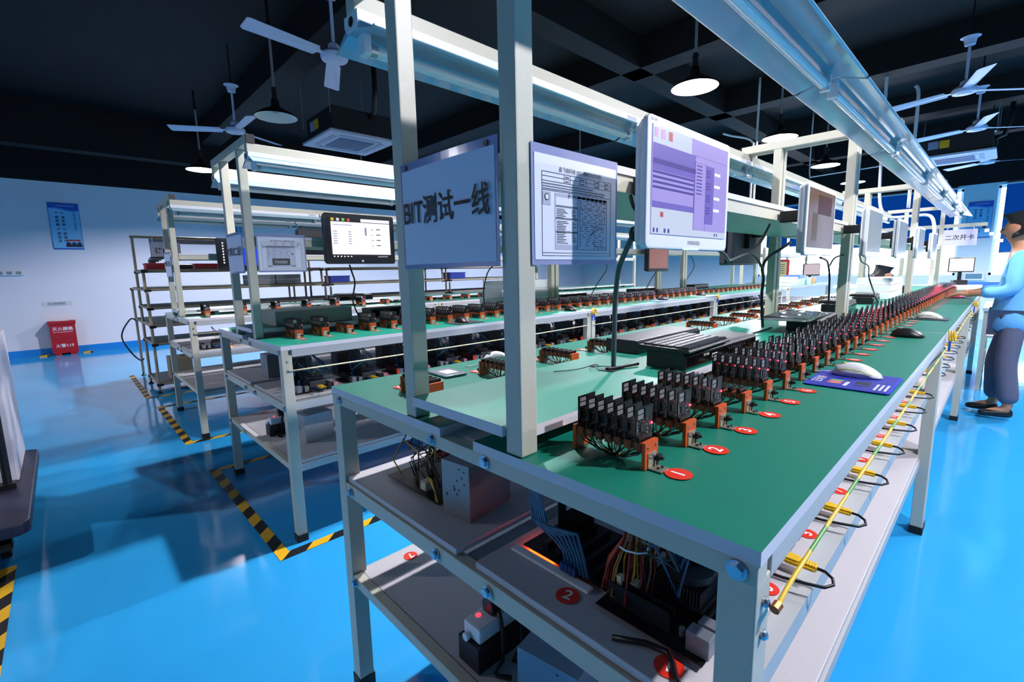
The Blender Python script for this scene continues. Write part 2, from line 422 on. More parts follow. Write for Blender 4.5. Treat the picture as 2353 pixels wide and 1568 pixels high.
# ------------------------------------------------------------------ workbenches
H, L, W = .904, 2.1936, 1.077
LB = L-.010
def build_bench(label):
    t = thing('workbench', label, 'workbench', (0,0,0), 0, 'green topped test benches')
    for x0 in (-W, -.042):
        for y0 in (.001, LB-.043):
            lg = MB().box(x0, x0+.042, y0, y0+.042, .03, .862).obj('leg', METAL, t, bevel=.002)
            MB().box(x0-.003, x0+.045, y0-.003, y0+.045, 0, .036).obj('foot_cap', RUBBER, lg, bevel=.003)
    for y0 in (.0, LB-.03):
        MB().box(-W, 0, y0, y0+.03, .860, .886).obj('end_rail', METAL, t, bevel=.0015)
        MB().box(-W+.042, -.042, y0+.002, y0+.028, .607, .644).obj('middle_end_rail', METAL, t, bevel=.0015)
        MB().box(-W+.042, -.042, y0+.002, y0+.028, .340, .368).obj('lower_end_rail', METAL, t, bevel=.0015)
    for x0 in (-W, -.03):
        MB().box(x0, x0+.03, .044, LB-.044, .852, .886).obj('side_rail', METALD, t, bevel=.0015)
    for x0 in (-W+.004, -.064):
        MB().box(x0, x0+.034, .044, LB-.044, .605, .643).obj('middle_side_rail', METALD, t)
        MB().box(x0, x0+.034, .044, LB-.044, .318, .350).obj('lower_side_rail', METALD, t)
    # two table boards with the slot between them
    MB().box(-.475, .002, 0, LB, .886, .904, 0, 1).obj('right_tabletop', [EDGE, GREEN], t)
    MB().box(-W-.002, -.577, 0, LB, .886, .904, 0, 1).obj('left_tabletop', [EDGE, GREEN], t)
    MB().box(-.577, -.475, .032, LB-.032, .884, .889).obj('slot_cover', METALD, t)
    rs = MB().box(-.664, -.394, -.003, LB, .932, .951, 0, 1).box(-.394, -.358, .0415, LB-.0415, .932, .951, 0, 1)
    rs.obj('riser_shelf', [EDGE, GREEN], t)
    for y in (.25, LB/2, LB-.25):
        for x in (-.63, -.47): MB().box(x, x+.06, y, y+.03, .904, .932).obj('riser_block', METALD, t)
    for x0 in (-.7012, -.391):
        for y0 in (.003, LB-.039):
            MB().box(x0, x0+.0364, y0, y0+.0364, .905, 1.775).obj('upright_post', METAL, t, bevel=.0025)
    for y0 in (.003, LB-.039):
        cb = MB().box(-.855, -.215, y0, y0+.0364, 1.7755, 1.812).obj('crossbeam', METAL, t, bevel=.002)
        for x0 in (-.860, -.2148):
            MB().box(x0, x0+.0048, y0, y0+.0364, 1.775, 1.8125).obj('end_cap', BLACK, cb, bevel=.0015)
    for x0 in (-.858, -.248):
        MB().box(x0, x0+.0364, .004, LB-.002, 1.739, 1.775).obj('light_beam', METAL, t, bevel=.002)
    ms = MB().box(-.664, -.365, .045, LB-.045, 1.378, 1.392, 1).box(-.66, -.369, .045, LB-.045, 1.346, 1.3775, 0)
    ms.obj('monitor_shelf', [METAL, EDGE], t)
    MB().box(-1.03, -.55, .008, LB-.008, .645, .659).obj('middle_shelf_left', BOARD, t, bevel=.002)
    MB().box(-.492, -.060, .010, LB-.010, .645, .659).obj('middle_shelf_right', BOARD, t, bevel=.002)
    MB().box(-.547, -.496, .034, LB-.034, .630, .640).obj('middle_shelf_strip', mat('laminate_strip_pale', '#aaa9ac', .5), t)
    MB().box(-W+.035, -.036, .030, LB-.030, .352, .366).obj('lower_shelf', BOARD, t, bevel=.002)
    for x, z in ((-1.03,.874),(-.605,.8745),(-.443,.8745),(-.021,.874),(-1.005,.625),(-.61,.625),(-.447,.625),(-1.02,.354),(-.021,.625)):
        b = MB(); n = 6
        b.prism([(x+.0085*math.cos(k*math.pi/3+.4), z+.0085*math.sin(k*math.pi/3+.4)) for k in range(6)], 'y', (-.0085, -.002))
        b.prism([(x+.0115*math.cos(k*math.pi/8), z+.0115*math.sin(k*math.pi/8)) for k in range(16)], 'y', (-.0025, .001))
        b.obj('bolt', ZINC, t)
    for y, z in ((.022,.835),(.022,.795)):
        MB().ball((.002,y,z), .006, 8).obj('rivet', ZINC, t)
    return t
ROWS = ((0., 0., 0.), (-1.955, .150, -.008), (-3.92, .150, -.008))
BL = [['near workbench whose end carries the paper test-line sign, closest to the camera',
       'second workbench of the nearest line, joined beyond the near one at the coiled yellow wire',
       'third workbench of the nearest line, at its far end below the last monitors'],
      ['first workbench of the middle line, with the PASSED sheet on its upright',
       'second workbench of the middle line, seen behind the near upright posts',
       'third workbench of the middle line, ending near the white trays'],
      ['first workbench of the far left line, in front of the pipe shelving',
       'second workbench of the far left line, behind the black monitor with the white screen',
       'third workbench of the far left line, mostly hidden behind the middle line']]
bench0 = build_bench(BL[0][0])
for i, (bx, by, bz) in enumerate(ROWS):
    for k in range(3):
        if i == k == 0: continue
        dup(bench0, (bx, by+k*L, bz*0), label=BL[i][k])

# ------------------------------------------------------------------ tube lights under the beams
def build_batten(label):
    n = 1.085
    t = thing('batten_light', label, 'light', (0,0,0), 0, 'unlit tube lights under the bench beams')
    MB().prism([(-.030,0),(.030,0),(.030,-.020),(.022,-.032),(-.022,-.032),(-.030,-.020)], 'y', (0, n)).obj('housing', WHITEP, t)
    MB().prism([(-.0225,-.0215),(.0225,-.0215),(.03,-.022),(.083,-.051),(.088,-.049),(.088,-.051),(.083,-.0535),(.021,-.034),(-.021,-.034),(-.083,-.0535),(-.088,-.051),(-.088,-.049),(-.083,-.051),(-.03,-.022)], 'y', (.003, n-.003)).obj('reflector', REFL, t)
    MB().tube([(0,.035,-.060),(0,n-.035,-.060)], .0125, 16).obj('tube_lamp', GLASST, t, smooth='auto')
    for y in (.02, n-.045):
        h = MB().box(-.013,.013,y,y+.018,-.074,-.033).obj('lamp_holder', WHITE, t, bevel=.003)
        yy = y+.018 if y < .1 else y-.016
        MB().cyl((0,yy,-.06), (0,yy+.016,-.06), .0135, 14).obj('tube_cap', ALU, h)
    e = MB().cyl((0,-.001,-.016), (0,.003,-.016), .010, 14).obj('cable_hole', BLACK, t)
    MB().box(.0302,.0306,n-.09,n-.03,-.017,-.004).obj('rating_label', mat('pale_grey_label', '#a8acb4', .5), t)
    return t
bat0 = build_batten('x')
first = True
rown = ('near', 'middle', 'far left')
for i, (bx, by, bz) in enumerate(ROWS):
    for s, (xo, side) in enumerate(((-.840, 'left'), (-.230, 'right'))):
        for k in range(6):
            lab = '%s unlit tube light from the near end, %s beam, %s bench line' % (nth(k+1), side, rown[i])
            loc = (bx+xo, by+.004+k*L/2, 1.7378)
            if first: bat0.location = loc; bat0['label'] = lab; first = False
            else: dup(bat0, loc, label=lab)
# ------------------------------------------------------------------ circuit cards and test jigs
CARDMATS = [PCB, CHIP, SILK, SOLDER, REDLED]
def card_mesh(with_led):
    rnd = random.Random(3); m = MB()
    m.box(-.0008,.0008,-.0225,.0225,0,.050)
    def chip(y0, y1, z0, z1, t, mi): m.box(.0008,.0008+t,y0,y1,z0,z1,mi)
    chip(.0,.0165,.031,.048,.0012,1)                       # big memory chip, upper right
    for z0 in (.033,.041):
        for k in range(3): chip(-.0185,-.0035,z0+k*.0022,z0+k*.0022+.0011,.0002,2)   # silk-screen text block
    chip(-.0215,-.0205,.012,.03,.0004,2)
    chip(-.012,.001,.013,.024,.0010,1)
    for k in range(40):
        y = rnd.uniform(-.02,.02); z = rnd.uniform(.007,.031)
        if -.013 < y < .002 and .012 < z < .025: continue
        w_, h_ = rnd.choice(((.0018,.0009),(.0009,.0018),(.0026,.0014)))
        chip(y-w_/2,y+w_/2,z-h_/2,z+h_/2,.0006,rnd.choice((2,3,3,1)))
    for k in range(3): chip(-.019,-.012,.0035+k*.001,.004+k*.001,.0002,2); chip(-.007,.012,.0035+k*.001,.004+k*.001,.0002,2)
    for k in range(9): m.box(-.0009,.0009,.0215,.0226,.028+k*.0024,.0292+k*.0024,3)
    if with_led: m.ball((.0015,.0195,.0205), .0016, 6, 4)
    return m.mesh('circuit_card', CARDMATS, clean=False)
CARD = card_mesh(False); CARDL = card_mesh(True)
LEDM = MB().ball((.0015,.0195,.0205), .0019, 8).mesh('indicator_led', REDLED, smooth=True)

WM = [TEALW, BLACK, ORANGE, YELW, SILK]
def jig(label, detailed, sl=1., loc=(0,0,0)):
    """sl: stretch along the row; the front plate points to +x"""
    t = thing('test_jig', label, 'test jig', loc, 0, 'orange card test jigs')
    hx = .0645*sl; xs = [(-.0535+.01783*i)*sl for i in range(7)]
    def plate(m, s):
        m.box(s*hx-.003, s*hx+.003, -.0185, .0185, 0, .041)
        for y in (-.011, .012): m.ball((s*(hx+.003), y, .033), .0022, 6, 1)
        return m
    def sock(m, x, bw=.0055):
        m.box(x-bw, x+bw, -.0165, .0165, .026, .0395, 0); m.box(x-.0036, x-.0009, -.0185, .0185, .0395, .048, 1); m.box(x+.0009, x+.0036, -.0185, .0185, .0395, .048, 1)
        m.box(x-.0036, x+.0036, -.0185, .0185, .0395, .0415, 1)
        m.ball((x, -.0172, .0335), .0014, 6, 2)
        return m
    rods = MB()
    for y in (-.011, .012): rods.cyl((-hx,y,.033), (hx,y,.033), .0012, 6)
    wr = MB(); rr = random.Random(5)
    for i, x in enumerate(xs):
        for k in range(4 if detailed else 2):
            y = rr.uniform(-.014,.014); e = (rr.uniform(-.012,.012), rr.uniform(-.008,.008), .001)
            b = rr.uniform(.25,.45)
            wr.tube([(x,y,.027),(x*.97,y*1.05,.018),(x*(1-b),y*.8,.008+.004*rr.random()),(x*.45+e[0]*.6,y*.5,.0045),(e[0],e[1],.0015)], (.0011 if detailed else .0013), 5 if detailed else 4, rr.choice((0,0,0,1,1,1,0,2,3,4)))
    br = MB().box(hx+.003, hx+.0045, -.011, .011, .001, .024).box(hx+.003, hx+.026, -.011, .011, .0003, .0018)
    for y in (-.006, .006): br.ball((hx+.0045, y, .017), .0024, 8, 1)
    br.ball((hx+.016, -.003, .003), .0022, 8, 2); br.ball((hx+.018, .0055, .003), .0022, 8, 2)
    bt = MB().box(hx+.0045, hx+.0125, .006, .0155, .0095, .0185).cyl((hx+.0125,.0108,.0135), (hx+.0175,.0108,.0135), .0026, 8).box(hx+.006,hx+.008,.009,.012,.0018,.0095)
    if detailed:
        for s in (-1, 1): plate(MB(), s).obj('end_plate', [ORANGE, SOLDER], t)
        for x in xs: sock(MB(), x, .0055*sl).obj('socket', [BROWN, BLACK, SOLDER], t)
        rods.obj('tie_rod', SOLDER, t); wr.obj('wiring', WM, t, smooth=True)
        br.obj('bracket', [NICKEL, SOLDER, BLACK], t); bt.obj('push_button', BLACK, t)
    else:
        for s in (-1, 1): plate(MB(), s).obj('end_plate', [ORANGE, SOLDER], t)
        f = MB()
        for x in xs: sock(f, x, .0055*sl)
        f.obj('socket_row', [BROWN, BLACK, SOLDER], t)
        wr.obj('wiring', WM, t, smooth=True); br.obj('bracket', [NICKEL, SOLDER, BLACK], t)
    return t
JD = jig('x', True); JS = jig('x', False); 
used = set()
def put(proto, loc, rz, label):
    if proto not in used:
        used.add(proto); proto.location = loc; proto.rotation_euler = (0,0,rz); proto['label'] = label; return proto
    return dup(proto, loc, rz, label)
CAM = Vector((.15,-.5,1.2)); CARDS = []
LINE = ('near', 'middle', 'far left')
ztop = .9052
NJ = 51
for i in range(NJ):
    y = .113+.128*i
    if y > 6.5: break
    empty = i == 3
    lab = ('empty orange test jig with bare sockets beside red sticker %d on the near bench' if empty else 'orange test jig holding black cards beside red sticker %d on the near bench') % (i+1)
    put(JD if y < 1.9 else JS, (-.2575, y, ztop), 0, lab)
    if not empty:
        for k in range(7): CARDS.append(((-.2575-.0535+.01783*k, y+.0005, ztop+.0415), i+1, 7-k, 0))
r2n = 0
for i in range(34):
    y = .30+.127*i
    if y > 4.5: break
    empty = i in (2,) or (i > 24 and i % 5 == 2)
    put(JD if y < .95 else JS, (-1.955-.262, y, ztop), 0, '%s orange test jig from the near end on the middle bench line%s' % (nth(i+1), ', empty' if empty else ''))
    if not empty:
        for k in range(7): CARDS.append(((-1.955-.262-.0535+.01783*k, y, ztop+.0415), i+1, 7-k, 1))
for i in range(15):
    y = 4.66+.135*i
    put(JS, (-1.955-.262, y, ztop), 0, '%s empty orange test jig past the second joint of the middle bench line' % nth(i+1))
for i in range(16):
    y = .31+.26*i
    put(JS, (-3.92-.27, y, ztop), 0, '%s orange test jig from the near end on the far left bench line' % nth(i+1))
    if i < 6:
        for k in range(7): CARDS.append(((-3.92-.27-.0535+.01783*k, y, ztop+.0415), i+1, 7-k, 2))
LS = [.113+.257*i for i in range(16) if i not in (4,5)]
for i, y in enumerate(LS):
    put(JD if y < 1.1 else JS, (-.812, y, ztop), math.pi, '%s empty brown test jig from the near end, left half of the near bench' % nth(i+1))
for i in range(8):
    put(JS, (-1.955-.812, 2.6+i*.28, ztop), math.pi, '%s empty brown test jig on the left half of the middle bench line' % nth(i+1))
# single cards: the 300 that show largest, the rest as one mass
CARDS.sort(key=lambda c: (Vector(c[0])-CAM).length)
WHERE = ('in jig beside sticker %d, near bench', 'in %s jig of the middle bench', 'in %s jig of the far left bench')
for n, (p, j, k, r) in enumerate(CARDS[:300]):
    wh = WHERE[0] % j if r == 0 else WHERE[r] % nth(j)
    d = (Vector(p)-CAM).length
    o = link('circuit_card', CARD if d < 1.75 else CARDL, None, p)
    tag(o, '%s black card from the front %s' % (nth(k), wh), 'circuit card', 'black circuit cards under test')
    if d < 1.75: link('indicator_led', LEDM, o)
m = MB()
for (p, j, k, r) in CARDS[300:]:
    x, y, z = p
    m.box(x-.0008,x+.0008,y-.0225,y+.0225,z,z+.05,0); m.box(x+.0008,x+.0018,y,y+.0165,z+.031,z+.048,1)
    m.box(x+.0008,x+.0012,y-.0185,y-.0035,z+.033,z+.046,2); m.box(x+.0008,x+.0013,y-.018,y+.016,z+.007,z+.012,3)
    m.box(x+.0008,x+.0013,y-.012,y+.012,z+.016,z+.026,3); m.box(x-.0009,x+.0009,y+.0213,y+.0228,z+.02,z+.049,2)
    m.ball((x+.0022,y+.0185,z+.021), .0026, 5, 4)
tag(m.obj('circuit_cards', CARDMATS, clean=False), 'mass of far black circuit cards with red lights along the bench lines', 'circuit card', kind='stuff')
# red number stickers
DISC = MB().cyl((0,0,0), (0,0,.0006), .0195, 40).mesh('sticker_disc', REDST)
def sticker(n, loc, up, label, sc=1.):
    t = thing('number_sticker', label, 'sticker', loc, 0, 'red number stickers')
    d = link('sticker_disc', DISC, t)
    r = Vector(up).cross(Vector((0,0,1)))
    o = text(str(n), .030, t, (0,0,.0009), r, up, WST, 'number', bold=.02, sx=1. if n < 10 else .72)
    if sc != 1.: t.scale = (sc,)*3
    return t
for i in range(NJ):
    y = .118+.128*i
    if y > 6.5: break
    sticker(i+1, (-.149, y, ztop), (-1,0,0), 'red round sticker with white number %d on the near green benchtop' % (i+1))
for i, (n, y) in enumerate(((8,.118),(8,.376),(7,.632),(7,.89),(6,1.66),(6,1.917),(5,2.174),(5,2.431))):
    sticker(n, (-.925, y, ztop), (1,0,0), 'red sticker with white number %d near the left edge, beside %s brown jig' % (n, nth(i+1)), .85)
for i in range(34):
    y = .305+.127*i
    if y > 4.5: break
    sticker(i % 16+1, (-1.955-.157, y, ztop), (-1,0,0), 'red number sticker at the foot of %s jig on the middle bench line' % nth(i+1), .8)
for i in range(6):
    sticker(i+1, (-3.92-.165, .31+.26*i, ztop), (-1,0,0), 'red number sticker at the foot of %s jig on the far left bench line' % nth(i+1), .8)
# ------------------------------------------------------------------ paper signs in clear sleeves
def sheet(name, w_, h_, label, cat, loc, ax, curl=0.):
    """flat sleeve; local frame: x to the reader's right, z up, reader looks along +y. ax 'y' keeps it, 'x' turns it to face +x"""
    t = thing(name, label, cat, loc, 0 if ax == 'y' else math.pi/2)
    n = 12
    def strip(x0, x1, z0, z1, y, th):
        m = MB(); vs = []
        for i in range(n+1):
            x = x0+(x1-x0)*i/n; c = curl*math.sin(math.pi*(x/w_))
            for (zz, yy) in ((z0, y), (z1, y), (z1, y+th), (z0, y+th)): vs.append((x, yy-c, zz))
        fs = []
        for i in range(n):
            for j in range(4): fs.append((i*4+j, i*4+(j+1)%4, (i+1)*4+(j+1)%4, (i+1)*4+j))
        fs += [(0,1,2,3), (n*4+3,n*4+2,n*4+1,n*4)]
        return m._add(vs, fs)
    strip(0, w_, 0, h_, 0, .0012).obj('sleeve', SLEEVE, t)
    strip(.006, w_-.006, .008, h_-.014, -.0009, .0007).obj('paper', PAPER, t)
    return t
def bars(parent, rects, m, name, y=-.0016):
    b = MB()
    for x0, x1, z0, z1 in rects: b.box(x0, x1, y, y+.0004, z0, z1)
    return b.obj(name, m, parent, clean=False)
def frame_rects(x0, x1, z0, z1, t):
    return [(x0,x1,z0,z0+t),(x0,x1,z1-t,z1),(x0,x0+t,z0,z1),(x1-t,x1,z0,z1)]
UP, RX = (0,0,1), (1,0,0)
s = sheet('paper_sign', .275, .194, 'white sign lettered BIT in clear sleeve between the two near upright posts', 'sign', (-.664, -.0035, 1.209), 'y', .004)
text('BIT测试一线', .053, s, (.1375, -.0062, .100), RX, UP, INK, bold=.014, sx=.87)
for x in (.022, .252): MB().cyl((x,-.004,.185), (x,-.001,.185), .005, 12).cyl((x,-.0045,.185), (x,-.004,.185), .0025, 6).obj('screw', DGREY, s)
def document(loc, label, kind):
    w_, h_ = .226, .181
    s = sheet('test_document', w_, h_, label, 'document', loc, 'x')
    rd = random.Random(kind)
    text('鑫飞铭科技 SSD 通用测试流程', .0085, s, (.118, -.0017, .148), RX, UP, INK)
    fr = frame_rects(.022, .204, .014, .142, .0005)+[(.022,.204,.128,.1285),(.022,.204,.135,.1355),(.022,.204,.114,.1144),(.022,.204,.0185,.019)]
    for x in (.075,.09,.115,.132,.155,.168,.186): fr.append((x,x+.0004,.128,.142))
    bars(s, fr, INK, 'table_rules')
    tx = []
    for z in (.1235,.1195,.1158): tx.append((.024,.024+rd.uniform(.12,.17),z,z+.0016))
    for x in (.078,.118,.158,.188):
        for z in (.130,.137): tx.append((x,x+.009,z,z+.0022))
    bars(s, tx, GREYINK, 'small_print')
    if kind == 1:
        bars(s, [(.052,.116,.024,.112)], LIGHTINK, 'screenshot_left', -.0013)
        bars(s, [(.054,.108,.032,.106)], PAPER, 'screenshot_page', -.0015)
        b = [(.054,.108,.0905,.0935),(.054,.108,.0715,.0745),(.054,.108,.0505,.0535),(.108,.192,.108,.111)]
        for k in range(9): b.append((.085+k*.012,.093+k*.012,.1085-.0006*k,.111))
        bars(s, b, GREYINK, 'screenshot_bars', -.0017)
        ln = []
        for z0, n in ((.087,6),(.068,8),(.047,6)):
            for k in range(n): ln.append((.056,.056+rd.uniform(.016,.03),z0-k*.0026,z0-k*.0026+.0011)); ln.append((.094,.094+rd.uniform(.004,.012),z0-k*.0026,z0-k*.0026+.0011))
        bars(s, ln, INK, 'left_lines', -.0018)
        bars(s, [(.1085,.192,.024,.108)], mat('pale_lilac_paper', '#c9cce2', .6), 'dialog_page', -.0014)
        bars(s, frame_rects(.1085,.192,.024,.108,.0006)+frame_rects(.113,.186,.069,.092,.0004)+frame_rects(.155,.166,.026,.030,.0004)+frame_rects(.168,.178,.026,.030,.0004)+frame_rects(.180,.190,.026,.030,.0004), INK, 'dialog_rules', -.0017)
        ln = []
        for k in range(22):
            z = .104-k*.0035
            x = .112
            while x < .182:
                l = rd.uniform(.004,.014); ln.append((x,x+l,z,z+.0011)); x += l+rd.uniform(.003,.014)
        bars(s, ln, GREYINK, 'dialog_lines', -.0018)
        ar = MB()
        for (a, b_) in (((.166,.087),(.157,.082)),((.163,.066),(.146,.0635)),((.163,.066),(.145,.049)),((.169,.063),(.145,.049)),((.185,.063),(.173,.0605)),((.153,.0375),(.160,.031)),((.088,.115),(.085,.105))):
            ar.tube([(a[0],-.0019,a[1]),(b_[0],-.0019,b_[1])], .0004, 4)
        ar.obj('pen_arrows', INK, s)
        bars(s, [(.024,.042,.092,.112)], LIGHTINK, 'icon_box', -.0015)
        MB().cyl((.033,-.0019,.104), (.033,-.0016,.104), .0055, 20).obj('icon_disc', INK, s)
        MB().cyl((.033,-.0022,.104), (.033,-.0018,.104), .0040, 20).obj('icon_face', PAPER, s)
    else:
        bars(s, [(.042,.172,.026,.124)], mat('pale_screen_print', '#c2c6da', .6), 'screenshot', -.0014)
        bars(s, frame_rects(.042,.172,.026,.124,.0006)+[(.042,.172,.119,.124),(.150,.172,.026,.031),(.042,.062,.026,.031)], GREYINK, 'screenshot_rules', -.0017)
        ln = []
        for k in range(9):
            x = .046; z = .114-k*.0055
            while x < .15:
                l = rd.uniform(.004,.016); ln.append((x,x+l,z,z+.0014)); x += l+rd.uniform(.003,.02)
        bars(s, ln, GREYINK, 'screenshot_lines', -.0017)
        bars(s, [(.064,.146,.033,.066)], DGREY, 'banner', -.0018)
        text('PASSED', .0175, s, (.105, -.0023, .0475), RX, UP, mat('pale_banner_letter', '#b9bac2', .6), bold=.02)
        MB().cyl((.160,-.0019,.087), (.160,-.0016,.087), .0035, 14).obj('icon_disc', INK, s)
    return s
document((-.352, .030, 1.210), 'printed test procedure sheet with dialog screenshots beside the near right post', 1)
document((-2.300, .192, 1.221), 'printed sheet with a dark PASSED banner on the middle bench upright', 2)
s = sheet('paper_sign', .275, .194, 'creased white paper sign hung between the posts of the middle bench', 'sign', (-2.62, .1455, 1.219), 'y', .008)
text('BIT测试二线', .0455, s, (.1375, -.0105, .101), RX, UP, INK, bold=.022)
s = sheet('paper_sign', .275, .194, 'curled white paper sign hung between the posts of the far left bench', 'sign', (-4.60, .1455, 1.212), 'y', .008)
text('BIT测试三线', .0455, s, (.1375, -.0105, .101), RX, UP, INK, bold=.022)

# ------------------------------------------------------------------ monitors
def rrect(w_, h_, r, n=5):
    pts = []
    for cx, cz, a0 in ((w_/2-r,h_/2-r,0),(-w_/2+r,h_/2-r,90),(-w_/2+r,-h_/2+r,180),(w_/2-r,-h_/2+r,270)):
        for k in range(n+1):
            a = R(a0+90*k/n); pts.append((cx+r*math.cos(a), cz+r*math.sin(a)))
    return pts
def monitor(label, loc, rz, w_, h_, frame, screen, bez=.014, chin=.024, depth=.036, arm=True, arm_len=.068):
    """faces +x; width along y; loc is the centre of the front face"""
    t = thing('monitor', label, 'monitor', loc, rz)
    MB().prism(rrect(w_, h_, .012), 'x', (-depth*.45, 0)).obj('front_frame', frame, t, bevel=.003)
    MB().prism(rrect(w_-.012, h_-.012, .012), 'x', (-depth, -depth*.46)).obj('back_cover', frame, t, bevel=.006)
    MB().box(.0002,.0012,-w_/2+bez,w_/2-bez,-h_/2+chin,h_/2-bez).obj('screen', screen, t)
    if arm:
        a = MB().box(-depth-.022,-depth-.001,-.045,.045,-.045,.045).obj('mount_plate', BLACK, t, bevel=.003)
        MB().box(-depth-arm_len,-depth-.022,-.018,.018,.005,.04).obj('mount_arm', BLACK, t, bevel=.004)
    return t
def scr(t, rects, m, name, x=.0014):
    b = MB()
    for y0, y1, z0, z1 in rects: b.box(x, x+.0003, y0, y1, z0, z1)
    return b.obj(name, m, t, clean=False)
LAV = glow('lavender_screen', '#a79be6', 1.0); PUR = glow('purple_window', '#7b6fd0', .9); PALE = glow('pale_sky_screen', '#cdd9f2', .95)
DPUR = glow('deep_purple_bar', '#5a4fae', .8); SCRW = glow('white_window_screen', '#f4f2fa', 1.1); SCRR = glow('red_icon', '#d86a70', .7)
m1 = monitor('white monitor with a purple software screen beside the test procedure sheet', (-.250, .342, 1.336), 0, .315, .206, WHITE, LAV, depth=.026, arm_len=.087)
wy = .142
scr(m1, [(-.1435,-.1435+.287,-.079,-.068)], PALE, 'taskbar')
scr(m1, [(-.1435,.0,-.068,-.036)], PALE, 'desktop')
scr(m1, [(-.1435,-.012,.058,.089)], PALE, 'desktop')
scr(m1, [(-.1435,.004,-.038,.061)], PUR, 'left_window', .0018)
scr(m1, [(-.1435,-.002,-.028,.020)], LAV, 'list_area', .0021)
scr(m1, [(-.1435,-.002,.004+k*.0078-.012,.004+k*.0078-.0083) for k in range(4)]+[(-.1435,.004,.030,.038)], DPUR, 'list_rows', .0024)
scr(m1, [(.047,.082,-.055,.05)], PUR, 'detail_panel', .0018)
scr(m1, [(.082,.112,-.055,.05)], LAV, 'value_panel', .0020)
scr(m1, [(.083,.108,.036-k*.022,.041-k*.022) for k in range(4)], SCRW, 'value_boxes', .0024)
scr(m1, [(.0,.047,.05,.0505),(.0,.135,.061,.0615),(.047,.0475,-.068,.05),(-.0,.0005,-.068,.05)]+[(.008,.03,.044-k*.006,.046-k*.006) for k in range(9)], DPUR, 'window_rules', .0026)
scr(m1, [(.05,.066,.04-k*.022+j*-.005,.042-k*.022+j*-.005) for k in range(4) for j in range(3)], DPUR, 'detail_labels', .0026)
scr(m1, [(-.139,-.129,.070,.084),(-.118,-.106,.070,.084)], mat('lilac_icon', '#c89ad0', .5), 'desktop_icons', .0024)
scr(m1, [(-.095,-.083,.070,.084),(-.118,-.108,-.052,-.044)], SCRR, 'red_icons', .0024)
scr(m1, [(-.140,-.135,-.077,-.070),(-.129,-.124,-.077,-.070),(-.105,-.099,-.077,-.070),(-.092,-.086,-.077,-.070),(.09,.095,-.076,-.071),(.1,.104,-.076,-.071)], DPUR, 'taskbar_icons', .0024)
text('EX199', .0075, m1, (.0006, -.140, .095), (0,1,0), UP, DGREY, 'model_lettering')
text('HYANUODAI', .010, m1, (.0006, .010, -.091), (0,1,0), UP, DGREY, 'maker_lettering', sx=.8)
MB().box(-.001,.0006,-.03,.03,-.1035,-.100).obj('power_light', glow('blue_power_light', '#a8c8ff', 2.0), m1)
GOLD = mat('brown_reflection_screen', '#6a5a4a', .12, 0, .9, emit='#6a4a3c', es=.35, nolight=True)  # brown screen reflection put into the base and glow colours
SILV = mat('grey_glare_screen', '#9aa39c', .18, 0, .9)  # screen glare put into the pale grey base colour
mons = ((1.20, 'second white monitor from the near end, with a brownish reflecting screen', GOLD), (2.05, 'third white monitor from the near end, just past the first pair of inner posts', SILV),
        (2.84, 'fourth white monitor from the near end along the bench', SILV), (3.65, 'fifth white monitor from the near end along the bench', SILV), (4.49, 'sixth and farthest white monitor along the near bench line', SILV))
for y, lab, sm in mons:
    m = monitor(lab, (-.250, y, 1.332), 0, .312, .204, WHITE, sm, depth=.026, arm_len=.087)
    MB().box(-.001,.0006,-.025,.025,-.1025,-.099).obj('power_light', glow('blue_power_light', '#a8c8ff', 2.0), m)
    if sm is GOLD:
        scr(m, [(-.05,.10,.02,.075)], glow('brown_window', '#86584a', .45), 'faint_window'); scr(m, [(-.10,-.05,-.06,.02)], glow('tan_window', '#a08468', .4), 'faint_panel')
mb = monitor('black monitor with a bright white window open, on the middle bench shelf', (-2.20, .672, 1.383), 0, .385, .252, BLKFRAME, PBLK, .016, .03, .05, arm_len=.066)
scr(mb, [(-.165,.165,.085,.108),(-.165,.165,-.093,-.075)], glow('dark_maroon_desktop', '#2a1018', .3), 'desktop')
scr(mb, [(-.160,.165,-.078,.085)], SCRW, 'white_window', .0018)
scr(mb, [(.0,.165,.088,.104)], SCRW, 'window_top', .0018)
GRL = mat('grey_screen_print', '#9a98a8', .5, emit='#8a8898', es=.5, nolight=True)
scr(mb, [(-.15,-.13,.035-k*.012,.039-k*.012) for k in range(6)]+[(-.07,-.055,.035-k*.012,.039-k*.012) for k in range(6)], GRL, 'table_text', .0022)
scr(mb, [(.085,.108,.052-k*.028,.056-k*.028) for k in range(4)], PBLK, 'black_fields', .0022)
scr(mb, [(.055,.068,.05-k*.028,.053-k*.028) for k in range(4)]+[(-.15,-.05,.068,.071),(.02,.03,.02,.06)], GRL, 'labels', .0022)
for k, c in enumerate(('#e0c030','#d8dcf0','#7cc850','#d85040')):
    scr(mb, [(-.158+k*.028,-.143+k*.028,.089,.103)], glow('desktop_icon_%s' % ('yellow','white','green','red')[k], c, .9), 'desktop_icon', .0022)
scr(mb, [(-.155+k*.018,-.148+k*.018,-.091,-.085) for k in range(6)]+[(.09+k*.012,.096+k*.012,-.091,-.086) for k in range(5)], SCRW, 'taskbar_icons', .0022)
MB().cyl((.0005,.0,-.111), (.0015,.0,-.111), .006, 16).obj('round_badge', GRL, mb)
m = monitor('black monitor seen from behind with a vent grille, beyond the PASSED sheet', (-4.74, 1.44, 1.53), math.pi, .40, .26, DGREY, PBLK, .016, .03, .06, arm_len=.066)
MB().box(-.0625,-.0600,-.10,.10,.05,.058).obj('vent_grille', BLACK, m)
BLU = glow('blue_desktop', '#1c3cf0', 1.1)
mb3 = monitor('black monitor with a blue desktop behind the middle bench posts', (-4.16, .62, 1.385), 0, .39, .25, BLKFRAME, PBLK, .014, .026, .05, arm_len=.066)
